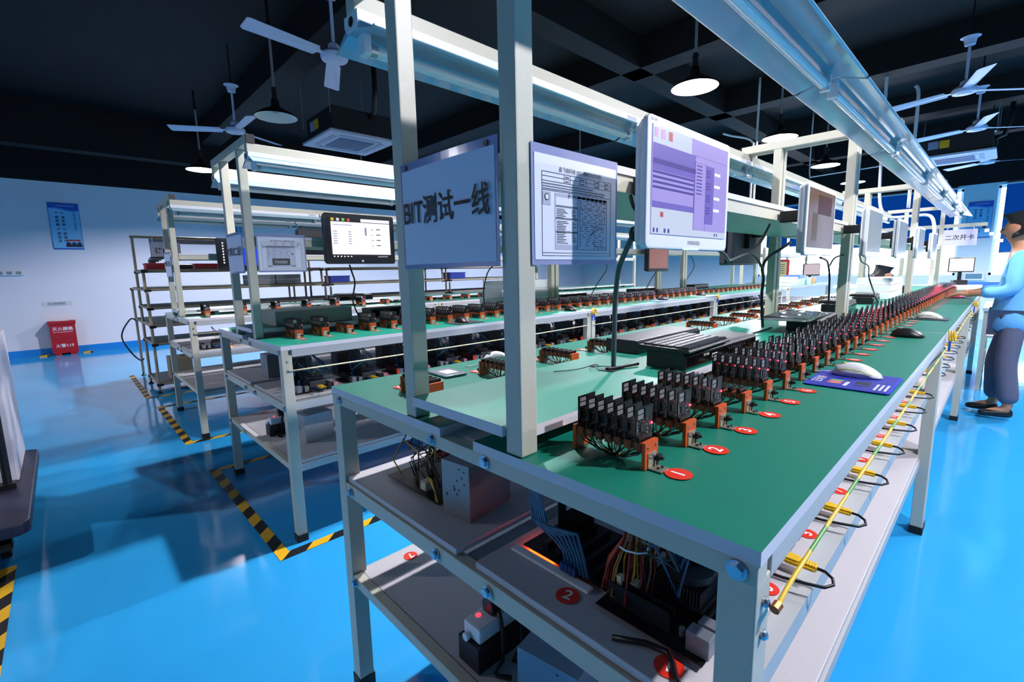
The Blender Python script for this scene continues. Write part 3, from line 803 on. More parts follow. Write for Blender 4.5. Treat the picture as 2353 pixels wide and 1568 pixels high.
scr(mb3, [(-.02,.175,-.09,.10)], BLU, 'blue_desktop'); scr(mb3, [(-.155,-.145,.08-k*.022,.092-k*.022) for k in range(8)], SCRW, 'icons')
m = monitor('black monitor with a purple and white screen seen between the sign and the post', (-2.20, 1.95, 1.383), 0, .385, .252, BLKFRAME, glow('violet_screen', '#6a4f9a', .7), .016, .03, .05, arm_len=.066)
scr(m, [(-.16,.02,-.06,.06)], glow('cream_window', '#ecdccc', 1.0), 'cream_window')
m = monitor('black monitor with an orange and grey screen under the purple monitor', (-2.20, 3.75, 1.30), 0, .385, .252, BLKFRAME, glow('orange_screen', '#a86858', .7), .016, .03, .05, arm_len=.066)
m = monitor('black monitor seen from behind below the purple monitor corner', (-.80, 1.98, 1.335), math.pi, .38, .25, DGREY, PBLK, .016, .03, .06, arm_len=.066)

# ------------------------------------------------------------------ KVM switches, keyboards, mice
def kvm(label, loc, rz=0., l=.47, d=.105, h=.043, legend=False):
    t = thing('switch_box', label, 'switch box', loc, rz)
    MB().prism([(-d/2,0),(d/2-.004,0),(d/2,.004),(d/2,h-.008),(d/2-.008,h),(-d/2,h)], 'y', (-l/2,l/2)).obj('casing', BLACKM, t, bevel=.0015)
    MB().box(d/2+.0002,d/2+.001,-l/2+.01,l/2-.01,.006,h-.012).obj('front_panel', BLKFRAME, t)
    b = MB()
    for k in range(8): b.box(d/2+.001,d/2+.003,.02+k*.016,.026+k*.016,h*.5,h*.5+.005)
    b.obj('button_row', DGREY, t)
    if legend:
        text('MT-VIKI', .0095, t, (d/2+.0016,-l/2+.115,h*.6), (0,1,0), UP, WST, 'maker_lettering')
        p = MB().box(d/2+.001,d/2+.0014,-l/2+.15,-l/2+.182,h*.28,h*.55).obj('port_badge', WST, t)
        text('8 PORT', .0075, p, (d/2+.0018,-l/2+.166,h*.415), (0,1,0), UP, INK, 'port_lettering', sx=.95)
    return t
def keyboard(label, loc, rz=0., l=.268, d=.132, tilt=0.):
    t = thing('keyboard', label, 'keyboard', loc, rz)
    t.rotation_euler = (0, tilt, rz)
    MB().prism([(-d/2,0),(d/2,0),(d/2+.003,.004),(d/2,.009),(-d/2,.013)], 'y', (-l/2,l/2)).obj('base', BLACK, t, bevel=.0015)
    k = MB()
    for r_ in range(6):
        n = 14
        for i in range(n):
            x = d/2-.014-r_*.0205; y = -l/2+.012+i*(l-.024)/n
            if r_ == 0 and 3 < i < 9:
                if i > 4: continue
                w2 = (l-.024)/n*5-.0025
            else: w2 = (l-.024)/n-.0025
            z = .0095+r_*.0006
            k.box(x-.0085,x+.0085,y,y+w2,z,z+.0045)
    k.obj('keys', mat('grey_black_keys', '#2b2c30', .3, 0, .7), t, bevel=.0008)
    return t
kvm('black eight port switch box under the keyboard, nearest of the boxes', (-.420, .815, .9515), 0, .47, .105, .043, True)
keyboard('black keyboard lying on the nearest switch box', (-.425, .70, .9955), R(2))
kvm('larger black switch box behind the keyboard, close to the left jigs', (-.628, .905, .9515), 0, .40, .115, .040)
kvm('black switch box under the plastic wrapped keyboard', (-.385, 1.75, .9515), R(4), .40, .11, .043)
t = thing('wrapped_keyboard', 'black keyboard wrapped in shiny clear plastic on the second switch box', 'keyboard', (-.42, 1.62, .9955), R(4))
MB().prism([(-.075,0),(.075,0),(.07,.012),(-.07,.016)], 'y', (-.17,.17)).obj('base', BLACK, t, bevel=.002)
pm = MB(); rd = random.Random(11); nx, ny = 9, 20; vs = []
for i in range(nx):
    for j in range(ny):
        ex = abs(i-(nx-1)/2)/((nx-1)/2); ey = abs(j-(ny-1)/2)/((ny-1)/2); e = max(ex, ey)
        vs.append(((i/(nx-1)-.5)*.175, (j/(ny-1)-.5)*.40, .018+rd.uniform(0,.012)*(1-e)-(.014*e**4)))
pm._add(vs, [(i*ny+j,(i+1)*ny+j,(i+1)*ny+j+1,i*ny+j+1) for i in range(nx-1) for j in range(ny-1)])
pm.obj('plastic_wrap', mat('clear_wrinkled_plastic', '#c9ced6', .08, 0, .8, trans=.85, coat=.6), t, smooth=True)
for i, y in enumerate((2.62, 3.35, 4.9)):
    kvm('black switch box %s the foam blocks on the near bench riser' % ('in front of', 'beside', 'beyond')[i], (-.47, y, .9515), R(3), .36, .11, .043)
    keyboard('black keyboard on the switch box %s the foam blocks' % ('in front of', 'beside', 'beyond')[i], (-.48, y, .9955), R(3))
for i, y in enumerate((1.0, 2.7, 3.9, 5.2)):
    kvm('%s dark switch box from the near end on the middle bench riser' % nth(i+1), (-1.955-.52, y, .9515), 0, .38, .12, .05)
kvm('black switch box with a lit red button on the far left bench riser', (-3.92-.50, 1.62, .9515), 0, .42, .12, .05)
keyboard('black keyboard on the lit switch box of the far left bench', (-3.92-.50, 1.60, 1.0025), 0)
def mouse(label, loc, rz, body, accent=None, s=1.):
    t = thing('computer_mouse', label, 'mouse', loc, rz)
    m = MB(); n = 14; k = 18; vs = []
    for i in range(n+1):
        u = i/n; x = (u-.5)*.112
        hw = .030*(max(0., 1-abs(2*u-1)**2.6))**.5*(1 if u > .5 else .92); hz = .036*max(0., math.sin(math.pi*min(1., u*.86+.12)))**.75*(1 if i not in (0,n) else 0)
        for j in range(k):
            a = 2*math.pi*j/k; c, sn = math.cos(a), math.sin(a)
            vs.append((x, hw*c, max(.0012, hz*sn) if sn > 0 else .0012))
    fs = [(i*k+j,i*k+(j+1)%k,(i+1)*k+(j+1)%k,(i+1)*k+j) for i in range(n) for j in range(k)]
    m._add(vs, fs)
    m.obj('shell', body, t, smooth=True)
    w2 = MB().cyl((-.030,-.004,.027), (-.030,.004,.027), .0075, 12).obj('scroll_wheel', accent or DGREY, t)
    if accent:
        for sg in (-1, 1): MB().tube([(-.045,sg*.021,.014),(-.02,sg*.0275,.021),(.01,sg*.029,.020),(.035,sg*.026,.010)], .0013, 6).obj('accent_strip', accent, t, smooth=True)
    MB().tube([(-.054,0,.006),(-.075,.004,.003),(-.10,-.003,.0022),(-.13,.006,.0022)], .0015, 6).obj('cord', DGREY if body is not WHITE else WHITE, t, smooth=True)
    t.scale = (s, s, s)
    return t
LIME = mat('lime_accent', '#c4d860', .4)
# mouse pads
def pad(label, x0, x1, y0, y1, z, m):
    t = thing('mouse_pad', label, 'mouse pad', ((x0+x1)/2, (y0+y1)/2, z))
    hx, hy = (x1-x0)/2, (y1-y0)/2
    MB().prism(rrect(2*hx, 2*hy, .012), 'z', (0, .0022)).obj('pad', m, t)
    return t
PADB = mat('royal_blue_pad', '#1c2fb4', .7)
p = pad('blue printed mouse pad under the near white mouse', -.178, -.004, .828, 1.046, ztop+.0004, PADB)
MB().prism(rrect(.160, .205, .009), 'z', (.0023, .0026)).obj('printed_field', mat('deep_blue_print', '#1a2890', .7), p)
for y, c in ((-.055,'#e08a20'),(-.040,'#d040a0'),(-.025,'#60c040')):
    MB().lathe([(.001,0),(.016,0)], 20).obj('printed_spot', mat('print_%s' % {'#e08a20':'orange','#d040a0':'magenta','#60c040':'green'}[c], c, .6), p, (-.030, y, .0028)).scale = (1,.45,1)
MB().box(.010,.040,-.040,-.012,.0027,.0029).obj('printed_device', INK, p); MB().box(.012,.042,-.064,-.055,.0027,.0029).obj('printed_pen', INK, p)
text('正风侠', .026, p, (-.066, -.03, .003), (0,1,0), (-1,0,0), WST, 'pad_lettering')
bl = MB()
for k in range(3):
    for j in range(6): bl.box(.052+k*.010,.057+k*.010,-.085+j*.012,-.077+j*.012,.0027,.0029)
for j in range(5): bl.box(-.009,-.001,-.078+j*.010,-.071+j*.010,.0027,.0029)
bl.obj('small_print', WST, p)
mouse('white mouse with lime lines on the blue pad, nearest mouse', (-.094, .995, ztop+.0032), R(0), WHITE, LIME)
mouse('black mouse on the bare green benchtop before the first table joint', (-.100, 1.968, ztop+.0006), R(2), BLACK)
pad('dark mouse pad under the second white mouse', -.185, -.025, 2.76, 2.90, ztop+.0004, DGREY)
mouse('white mouse with lime lines on the dark pad past the table joint', (-.105, 2.83, ztop+.003), R(0), WHITE, LIME)
pad('dark mouse pad under the pink mouse', -.20, -.02, 4.88, 5.10, ztop+.0004, DGREY)
mouse('pink mouse on the dark pad near the far end of the bench', (-.11, 4.97, ztop+.003), 0, mat('pink_plastic', '#e05a80', .35))
mouse('dark mouse beyond the pink one at the far bench corner', (-.07, 5.75, ztop+.0006), 0, BLACK)
mouse('grey white mouse by the left edge behind the near post', (-.99, .52, ztop+.0006), R(90), WHITE)
pad('dark mouse pad under the nearest mouse on the middle bench', -2.13, -1.98, 1.12, 1.32, ztop+.0004, DGREY)
mouse('black mouse on the first dark pad of the middle bench', (-2.055, 1.20, ztop+.003), 0, BLACK)
mouse('black mouse near the first joint of the middle bench line', (-2.06, 2.22, ztop+.0006), 0, BLACK)
pad('blue white mouse pad in mid bench, under a grey topped mouse', -2.13, -1.97, 3.45, 3.72, ztop+.0004, mat('pale_blue_pad', '#7c84c8', .6))
mouse('black mouse with a grey top on the pale blue pad', (-2.05, 3.58, ztop+.003), 0, BLACK, mat('silver_accent', '#a8a8ac', .3))
pad('white sheet under the dark mouse near the middle bench second joint', -2.14, -1.93, 4.30, 4.56, ztop+.0004, PAPER)
mouse('dark mouse on the white sheet before the middle bench second joint', (-2.06, 4.40, ztop+.003), 0, BLACK)
mouse('pink and white mouse on the far left bench beside a jig', (-4.02, 1.22, ztop+.0006), R(0), mat('pale_pink_plastic', '#e8c4c8', .35))
# silver antistatic bag
t = tag(MB().prism([(-.055,-.035),(.05,-.04),(.058,.03),(-.048,.042)], 'z', (0,.006)).obj('antistatic_bag', mat('crinkled_silver_bag', '#aab0b8', .25, .7, .5, .3, 120, .8), None, (-.965, .300, ztop+.0004), bevel=.002), 'silver antistatic bag with white label lying behind the near left post', 'bag')
MB().box(-.02,.03,-.02,.02,.0062,.0066).obj('white_label', PAPER, t)
# grey box on the middle bench riser
tag(MB().box(-.13,.13,-.20,.20,0,.075).obj('grey_carton', mat('grey_green_board', '#86918c', .6, 0, .3, .05, 60), None, (-2.475, .46, .9515), bevel=.003), 'long grey box lying on the riser of the middle bench near its posts', 'box')
# foam blocks
for i, (z, l, lab) in enumerate(((0,.62,'bottom white foam block of the stack below the seated worker'),(.050,.60,'middle white foam block of the stack below the seated worker'),(.100,.55,'top white foam block of the stack below the seated worker'))):
    tag(MB().box(-.10,.10,-l/2,l/2,0,.049).obj('foam_block', FOAM, None, (-.50, 4.02, .9515+z), bevel=.006), lab, 'foam block', 'white foam blocks on the near bench riser')
for i, (z, lab) in enumerate(((0,'lower white foam block on the middle bench seen under the test sheet'),(.061,'middle white foam block on the middle bench seen under the test sheet'),(.122,'upper white foam block on the middle bench seen under the test sheet'))):
    tag(MB().box(-.11,.11,-.28,.28,0,.06).obj('foam_block', FOAM, None, (-2.46, 2.05+.03*i, .9515+z), bevel=.006), lab, 'foam block', 'white foam blocks on the middle bench riser')
# ------------------------------------------------------------------ computer boards and cables below the benchtops
FAN_D = mat('matte_black_cooler', '#101014', .45); FIN = mat('aluminium_fins', '#5c6064', .35, .7)
def board_unit(label, lit=True):
    """local origin: middle of the board's front (aisle) edge, aisle towards +x"""
    t = thing('motherboard', label, 'computer board', (0,0,0), 0, 'bare computer boards under the benches')
    MB().box(-.175,0,-.108,.108,.008,.0098).obj('board', PCB, t)
    for y, w_, d, h, m, n in ((-.085,.022,.03,.030,SOLDER,'usb_port'),(-.052,.02,.028,.024,SOLDER,'network_port'),(.005,.04,.02,.016,BLUEP,'display_port'),(.055,.022,.02,.022,BLACK,'audio_port'),(.085,.022,.022,.022,mat('pink_jack','#b88088',.4),'audio_jack')):
        MB().box(-d,.003,y-w_/2,y+w_/2,.0099,.0099+h).obj(n, m, t, bevel=.001)
    f = MB(); 
    for k in range(15): f.box(-.118+k*.0052,-.116+k*.0052,-.02,.055,.0099,.045)
    f.box(-.12,-.04,-.02,.055,.0099,.02); hs = f.obj('heatsink', FIN, t, clean=False)
    MB().lathe([(.001,.046),(.036,.046),(.039,.050),(.039,.062),(.036,.064),(.014,.064),(.013,.058),(.001,.058)], 20, (-.079,.0175,0)).obj('cooler_fan', FAN_D, t, smooth='auto')
    for k, (x, y) in enumerate(((-.03,-.06),(-.045,-.075),(-.03,.075),(-.05,.082),(-.13,-.05),(-.14,.07))):
        MB().cyl((x,y,.0099),(x,y,.022),.0045,10).obj('capacitor', SOLDER, t)
    for y in (-.072, -.086): MB().box(-.165,-.06,y,y+.003,.0099,.042).obj('memory_stick', CHIP, t)
    MB().box(-.168,-.150,.02,.075,.0099,.024).obj('power_socket', CREAM, t, bevel=.001)
    MB().box(-.16,-.13,-.04,.0,.0099,.018).obj('data_sockets', BLUEP, t)
    w_ = MB()
    for k in range(3): w_.tube([(-.155,.03+k*.012,.024),(-.14,.03+k*.012,.06),(-.16,.02+k*.012,.11),(-.19,.01,.16)], .0018, 5, k)
    w_.obj('power_wires', [YELW, REDW, BLACK], t, smooth=True)
    if lit: MB().box(-.10,-.010,.098,.104,.002,.0055).obj('edge_light', ORLED, t)
    return t
def cable_bundle(t, seed):
    rd = random.Random(seed); m = MB()
    for k in range(9):
        y0 = rd.uniform(-.05,.05); y1 = rd.uniform(-.09,.09)
        m.tube([(-.15+rd.uniform(-.01,.01),y0*.5,.026),(-.145,y0*.6,.075),(-.10+rd.uniform(-.02,.03),y0,.105+rd.uniform(-.02,.03)),(-.07+rd.uniform(-.03,.03),y1,.075+rd.uniform(-.01,.02)),(-.10,y1*.8,.12),(-.135,y1*.3,.165),(-.15,y1*.1,.196)], .0024, 6, k % 3)
    m.obj('data_cables', [SATA, SATA, TEALW], t, smooth=True)
    c = MB()
    for k in range(3): c.box(-.158,-.142,-.035+k*.024,-.021+k*.024,.0182,.034)
    c.obj('cable_plugs', BLUEP, t)
def video_plug(label):
    t = thing('video_plug', label, 'plug', (0,0,0), 0, 'yellow plugs with black cord loops')
    b = MB().prism([(.004,-.0105),(.022,-.0105),(.026,-.0075),(.026,.0075),(.022,.0105),(.004,.0105)], 'z', (.012,.024))
    for k in range(6): b.box(.027+k*.0042,.030+k*.0042,-.0068,.0068,.0125,.0235)
    b.box(.026,.052,-.0055,.0055,.0135,.0225); b.obj('plug_body', YELLOW, t, bevel=.001)
    for y in (-.0115,.0115): MB().cyl((.003,y,.018),(.050,y,.018),.0028,8).obj('thumb_screw', YELLOW, t)
    MB().tube([(.052,0,.018),(.064,.001,.017),(.076,-.004,.013),(.080,-.016,.009),(.070,-.030,.0065),(.045,-.038,.0055),(.012,-.046,.0045),(-.03,-.05,.0045)], .0028, 8).obj('cord', BLACK, t, smooth=True)
    return t
BU = board_unit('x'); BUD = board_unit('x', False); cable_bundle(BU, 1); cable_bundle(BUD, 2); BUP = board_unit('x'); VP = video_plug('x')
ZS = .6594
NAMES = ('near', 'middle', 'far left')
for r_, (bx, by, _) in enumerate(ROWS):
    n = (24, 24, 8)[r_]
    for i in range(n):
        y = by+.175+.264*i+(.012 if i >= 8 else 0)+(.012 if i >= 16 else 0)
        if r_ == 2 and i in (1, 2, 5): continue
        put(BUP if r_ == 2 else BU if (i+r_) % 2 == 0 else BUD, (bx-.082, y, ZS), 0, '%s computer board from the near end, middle shelf of the %s bench line' % (nth(i+1), NAMES[r_]))
        if r_ < 2:
            yp = y+.264*.86 if r_ == 0 else y+.005
            if (r_ == 0 and i in (7, 15, 23)) or (r_ == 1 and i in (8, 16)): continue
            put(VP, (bx-.0795, yp-.005 if r_ == 0 else y+.005-.0, ZS+.0005 if r_ == 0 else ZS+.0105), 0, '%s yellow plug with black cord loop from the near end, %s bench line' % (nth(i+1), NAMES[r_]))
for i, (n_, y) in enumerate(((3,.340),(5,.605),(7,.866),(9,1.128),(11,1.392),(13,1.656),(15,1.92))):
    sticker(n_, (-.079, y-.062 if i else y-.03, ZS+.0006), (-1,0,0), 'red sticker with white %d on the middle shelf edge under the near bench' % n_, .95)
sticker(2, (-.307, .058, ZS+.0006), (-.25,1,0), 'red sticker with white 2 at the near end of the middle shelf', 1.05)
sticker(1, (-.118, .045, ZS+.0006), (-.25,1,0), 'red sticker with white 1 at the bottom corner, middle shelf near the right leg', 1.05)
sticker(7, (-1.000, .165, .3668), (1,.2,0), 'red sticker with white 7 on the pale lower shelf at its left edge', 1.05)
sticker(7, (-1.955-1.0, .33, .3668), (1,.2,0), 'red sticker on the lower shelf of the middle bench', 1.0)

# extra pieces in the near opening
t = link('power_wire_loom', None, BU, (-.150, -.055, .002)); t.empty_display_size = .05
m = MB(); rd = random.Random(4)
for k in range(18):
    a = rd.uniform(-.03,.03); b_ = rd.uniform(-.02,.02)
    m.tube([(a*.6,.03+b_,.205),(a*.5,.025+b_,.15),(a*.4-.005,.015+b_*.6,.10),(a*1.1-.01,b_,.055),(a*1.3-.006,b_*1.4-.012,.02),(a*.9+.012,b_-.006,.012),(a*.7+.014,b_+.015,.05),(a*.5+.006,b_+.03,.09)], .0017, 5, rd.choice((0,0,1,1,2,3)))
m.obj('wires', [YELW, REDW, BLACK, ORANGE], t, smooth=True)
for z, r_ in ((.14,.022),(.085,.025)): MB().tube([(r_*math.cos(q/8*6.283),.018+r_*math.sin(q/8*6.283),z+.004*math.cos(q)) for q in range(9)], .0017, 6).obj('cable_tie', WST, t, smooth=True)
MB().box(.012,.02,-.012,.006,.02,.04).box(-.006,.002,-.022,-.012,.028,.05).obj('plug_shells', CREAM, t)
t = thing('interface_card', 'upright black interface card with a white barcode label and blue data cables', 'circuit card', (-.402, .150, ZS))
MB().box(-.0009,.0009,-.005,.11,.012,.15).obj('board', PCB, t); MB().box(.001,.0016,.018,.046,.075,.105).obj('barcode_label', WST, t)
bb = MB()
for k in range(9): bb.box(.0017,.0019,.020+k*.0026,.0213+k*.0026,.080,.094)
bb.obj('barcode', INK, t)
m = MB()
for k in range(7):
    o = k*.006
    m.tube([(.004+o,-.01-o*.3,.20),(-.02+o*.5,-.03,.175),(-.035+o,-.045-o*.3,.13),(-.025+o,-.05,.075),(.02+o*1.6,-.045,.055+o*.8),(.05+o*1.3,-.05,.045),(.06+o*1.3,-.052,.016)], .0030, 7, 0)
m.obj('data_cables', SATA, t, smooth=True)
p = MB()
for k in range(4): p.box(.05+k*.009,.057+k*.009,-.060,-.047,.0105,.026)
p.obj('data_plugs', BLUEP, t)
tag(MB().box(-.470,-.285,.082,.100,ZS+.0006,ZS+.006).obj('foam_strip', FOAM, bevel=.002), 'thin white foam strip lying in front of the glowing board', 'foam strip')
t = thing('motherboard', 'computer board at the near end with an orange glow under its corner', 'computer board', (-.262, .175, ZS))
MB().box(-.195,.0,-.072,.09,.007,.009).obj('board', PCB, t); MB().box(-.185,-.12,-.066,-.062,.002,.005).box(-.189,-.185,-.062,-.0,.002,.005).obj('edge_light', ORLED, t)
sl = MB()
for k in range(5): sl.box(-.16+k*.03,-.15+k*.03,-.05,.07,.0091,.02)
sl.obj('card_slots', CHIP, t)
def psu(label, loc, rz=0., s=(.085,.14,.128), m=None):
    t = thing('power_supply', label, 'power supply', loc, rz)
    x, y, z = s
    MB().box(-x/2,x/2,0,y,0,z).obj('casing', m or mat('grey_galvanised_sheet', '#8d8f90', .4, .5, .5, .08, 60), t, bevel=.0015)
    h = MB(); rd = random.Random(2)
    for k in range(12):
        px = rd.uniform(-x/2+.012,x/2-.012); pz = rd.uniform(z*.35,z-.012)
        h.cyl((px,-.0006,pz),(px,.001,pz),.0024,8)
    h.obj('screw_holes', BLACK, t)
    return t
psu('grey power supply with punched holes standing on the near middle shelf', (-.646, .082, ZS+.0004), R(8))
psu('grey power supply on the middle shelf of the middle bench', (-1.955-.62, .25, ZS+.0004), R(6))
psu('pale grey power supply standing on the lower shelf of the middle bench', (-1.955-.30, .30, .3664), R(6), (.11,.15,.14), mat('pale_grey_sheet', '#a6acb0', .4, .4))
psu('blue grey metal box on the near lower shelf under the glowing boards', (-.36, .06, .3664), R(10), (.13,.2,.13), mat('blue_grey_sheet', '#7d93a4', .35, .5))
t = thing('motherboard', 'dark computer board tangled in wires at the left end of the near middle shelf', 'computer board', (-.712, .18, ZS))
MB().box(-.235,.0,-.10,.10,.006,.008).obj('board', PCB, t)
m = MB(); rd = random.Random(9)
for k in range(34):
    x0 = rd.uniform(-.21,-.02); y0 = rd.uniform(-.09,.08); x1 = rd.uniform(-.2,-.03); y1 = rd.uniform(-.08,.08)
    m.tube([(x0,y0,.012),(x0+rd.uniform(-.03,.03),y0-.01,.05),((x0+x1)/2+rd.uniform(-.05,.05),(y0+y1)/2,rd.uniform(.08,.13)),(x1,y1,rd.uniform(.06,.14)),(x1*.7-.04,y1*.5,.19)], .0019, 5, rd.choice((0,0,1,1,1,2,3)))
m.obj('wires', [TEALW, BLACK, REDW, YELW], t, smooth=True)
m = MB()
for k in range(12): m.tube([(-.06+.02*math.cos(k*.5+q*.7)+rd.uniform(-.006,.006), -.02+.026*math.sin(q*.7)+rd.uniform(-.006,.006), .09+.012*math.sin(q*.9+k)) for q in range(10)], .0018, 5)
m.obj('red_wire_coil', REDW, t, smooth=True)
MB().box(-.10,-.075,-.085,-.06,.008,.03).obj('white_connector', CREAM, t, bevel=.002)
m = MB()
for k in range(4): m.tube([(-.085+k*.004,-.07,.03),(-.06+k*.004,-.085,.05),(-.02,-.095,.03),(-.01+k*.003,-.10,.012)], .0017, 5)
m.obj('yellow_wires', YELW, t, smooth=True)
MB().tube([(-.19,.03,.10),(-.19,.02,.16),(-.185,.03,.22)], .012, 8).obj('black_cord', BLACK, t, smooth=True)
# power strip with plugs on the lower shelf
def power_strip(label, loc, rz):
    t = thing('power_strip', label, 'power strip', loc, rz)
    MB().box(-.034,.034,-.01,.22,0,.058).obj('metal_base', mat('dark_metal_box', '#2c2e32', .35, .6), t, bevel=.001)
    MB().box(-.027,.027,.0,.21,.0585,.092).obj('strip_body', WHITE, t, bevel=.005)
    MB().lathe([(.001,0),(.006,0),(.006,.002),(.001,.003)], 12, (-.012,.03,.0915)).obj('indicator', glow('red_strip_light', '#ff3040', 3), t)
    for k, y in enumerate((.06,.115)):
        MB().prism([(-.017,.0),(.015,.0),(.019,.012),(.012,.04),(-.012,.042),(-.019,.02)], 'y', (y-.014,y+.014)).obj('plug', BLACK, t, (0,0,.0925), bevel=.004)
        MB().tube([(.016,y,.105),(.034,y-.006,.098),(.046,y-.012,.06),(.052,y-.02,.015),(.06,y-.05,.006),(.09,y-.03,.006)], .0052, 8).obj('cord', BLACK, t, smooth=True)
    MB().cyl((-.008,-.004,.066),(-.008,-.012,.066),.009,12).obj('mounting_ear', WHITE, t)
    return t
power_strip('white power strip with two black plugs on the near lower shelf', (-.565, .05, .3666), 0)
power_strip('white power strip with black plugs on the middle bench lower shelf', (-1.955-.52, .22, .3666), 0)
for i in range(24):  # boxes added to darken the shelf space behind the boards
    y = .150+.175+.264*i+(.012 if i >= 8 else 0)+(.012 if i >= 16 else 0)
    t = psu('%s black power box from the near end behind the boards of the middle bench' % nth(i+1), (-1.955-.365, y-.06, ZS+.0004), 0, (.085,.13,.13), BLACKM) if i == 0 else dup(t, (-1.955-.365, y-.06, ZS+.0004), label='%s black power box from the near end behind the boards of the middle bench' % nth(i+1))
    t['group'] = 'added black filler boxes on the middle bench shelf'
tag(MB().tube([(-.20,.03,.6642),(-.16,.055,.6642),(-.13,.062,.6642),(-.115,.05,.6642),(-.10,.03,.6642),(-.088,.02,.6642)], .0042, 8).obj('black_cable', BLACK, smooth=True), 'thick black cable on the middle shelf close to the right near leg', 'cable')
# ------------------------------------------------------------------ earth wires, coils and hanging cables
def cable(label, pts, r, m, name='cable', cat='cable', sub=5):
    P = [Vector(p) for p in pts]; out = []
    for i in range(len(P)-1):
        p0, p1, p2, p3 = P[max(i-1,0)], P[i], P[i+1], P[min(i+2,len(P)-1)]
        for k in range(sub):
            u = k/sub
            out.append(.5*((2*p1)+(p2-p0)*u+(2*p0-5*p1+4*p2-p3)*u*u+(3*p1-p0-3*p2+p3)*u**3))
    out.append(P[-1])
    return tag(MB().tube(out, r, 8).obj(name, m, smooth=True), label, cat)
def ygm():
    m = bpy.data.materials.new('yellow_green_earth_wire'); m.use_nodes = True
    nt = m.node_tree; b = nt.nodes['Principled BSDF']; tc = nt.nodes.new('ShaderNodeTexCoord'); w = nt.nodes.new('ShaderNodeTexWave')
    w.inputs['Scale'].default_value = 3; w.bands_direction = 'DIAGONAL'
    cr = nt.nodes.new('ShaderNodeValToRGB'); cr.color_ramp.interpolation = 'CONSTANT'
    cr.color_ramp.elements[0].color = lin('#5a9a38'); cr.color_ramp.elements[1].position = .3; cr.color_ramp.elements[1].color = lin('#e0b820')
    nt.links.new(tc.outputs['Object'], w.inputs['Vector']); nt.links.new(w.outputs['Fac'], cr.inputs['Fac']); nt.links.new(cr.outputs['Color'], b.inputs['Base Color'])
    b.inputs['Roughness'].default_value = .35
    return m
YG = ygm()
cable('yellow green earth wire stretched along the aisle side of the near bench', [(.014,.022,.832),(.012,.10,.838),(.011,.5,.842),(.011,1.2,.846),(.011,1.8,.846),(.012,2.15,.848)], .0027, YG, 'earth_wire', 'wire')
cable('yellow green earth wire along the second bench of the nearest line', [(.010,2.215,.852),(.011,2.7,.842),(.011,3.4,.848),(.010,4.36,.85)], .0027, YG, 'earth_wire', 'wire')
cable('yellow green earth wire along the last bench of the nearest line', [(.010,4.40,.852),(.011,5.2,.842),(.010,6.5,.85)], .0027, YG, 'earth_wire', 'wire')
for k in range(3): cable('pale earth wire stretched below the tabletop edge, %s bench of the middle line' % nth(k+1), [(-1.944,.172+k*L,.795),(-1.943,.9+k*L,.792),(-1.943,1.6+k*L,.792),(-1.944,2.30+k*L,.797)], .0034, mat('pale_yellow_wire', '#cdbf98', .4), 'earth_wire', 'wire')
cable('pale earth wire below the edge of the far left bench', [(-3.909,.172,.795),(-3.908,1.2,.792),(-3.909,2.30,.797)], .0034, mat('pale_yellow_wire', '#cdbf98', .4), 'earth_wire', 'wire')
MB().tube([(.012,.020,.832),(.013,.030,.834)], .0055, 8).obj('wire_lug', mat('copper_lug','#a8603c',.3,.8), S.objects['earth_wire'])
def coil(label, c, ax, r=.021):
    pts = []
    for k in range(49):
        a = k/48*6*math.pi; d = -.012+.024*k/48
        pts.append((c[0]+d, c[1]+r*math.cos(a), c[2]+r*math.sin(a)))
    t = tag(MB().tube(pts, .0030, 6).obj('wire_coil', YELLOW, smooth=True), label, 'wire', 'yellow wire coils at the bench joints')
    MB().box(c[0]-.008,c[0]-.001,c[1]-.016,c[1]-.010,c[2]-.066,c[2]-.022).box(c[0]-.008,c[0]-.001,c[1]+.006,c[1]+.012,c[2]-.064,c[2]-.02).obj('blue_connectors', mat('blue_connector_sleeve','#2444b0',.4), t)
coil('coiled yellow wire on the first table joint of the near bench', (.022, 2.192, .895), 'x')
coil('coiled yellow wire on the second table joint of the near bench line', (.022, 4.387, .895), 'x', .018)
coil('coiled yellow wire on the first joint of the middle bench line', (-1.933, 2.344, .895), 'x')
coil('coiled yellow wire on the second joint of the middle bench line', (-1.933, 4.537, .895), 'x')
cable('grey braided cable rising from the riser hole to the purple monitor', [(-.51,.486,.953),(-.50,.473,1.041),(-.49,.461,1.127),(-.46,.428,1.199),(-.42,.394,1.24),(-.38,.365,1.277),(-.34,.32,1.292)], .0062, SLEEVEG)
cable('thin black cable from the shelf to the back of the purple monitor', [(-.36,.313,1.340),(-.345,.300,1.318),(-.33,.303,1.296),(-.335,.318,1.289)], .0036, BLACK)
MB().ball((-.385,.368,1.272), .0105, 10, 0, (1,1,1.5)).obj('cable_ferrite', BLACK, S.objects['cable'])
cable('black cable climbing beside the inner post under the second monitor', [(-.40,1.204,.997),(-.40,1.178,1.103),(-.40,1.185,1.16),(-.39,1.138,1.195),(-.38,1.156,1.229),(-.36,1.202,1.254),(-.345,1.25,1.277)], .0048, BLACK)
cable('black cable looping from the purple monitor to the branching cable', [(-.39,1.138,1.195),(-.38,1.055,1.226),(-.36,.937,1.239),(-.34,.80,1.226),(-.33,.719,1.217),(-.31,.644,1.229),(-.30,.56,1.245)], .0042, BLACK)
cable('black cable running up from the loop to the shelf edge', [(-.36,.937,1.239),(-.36,1.008,1.265),(-.37,1.086,1.30),(-.385,1.17,1.333)], .0042, BLACK)
cable('black cable dropping from the third monitor behind the inner post', [(-.40,2.06,.955),(-.40,2.039,1.138),(-.40,1.987,1.21),(-.36,1.763,1.223),(-.30,1.43,1.227)], .0042, BLACK)
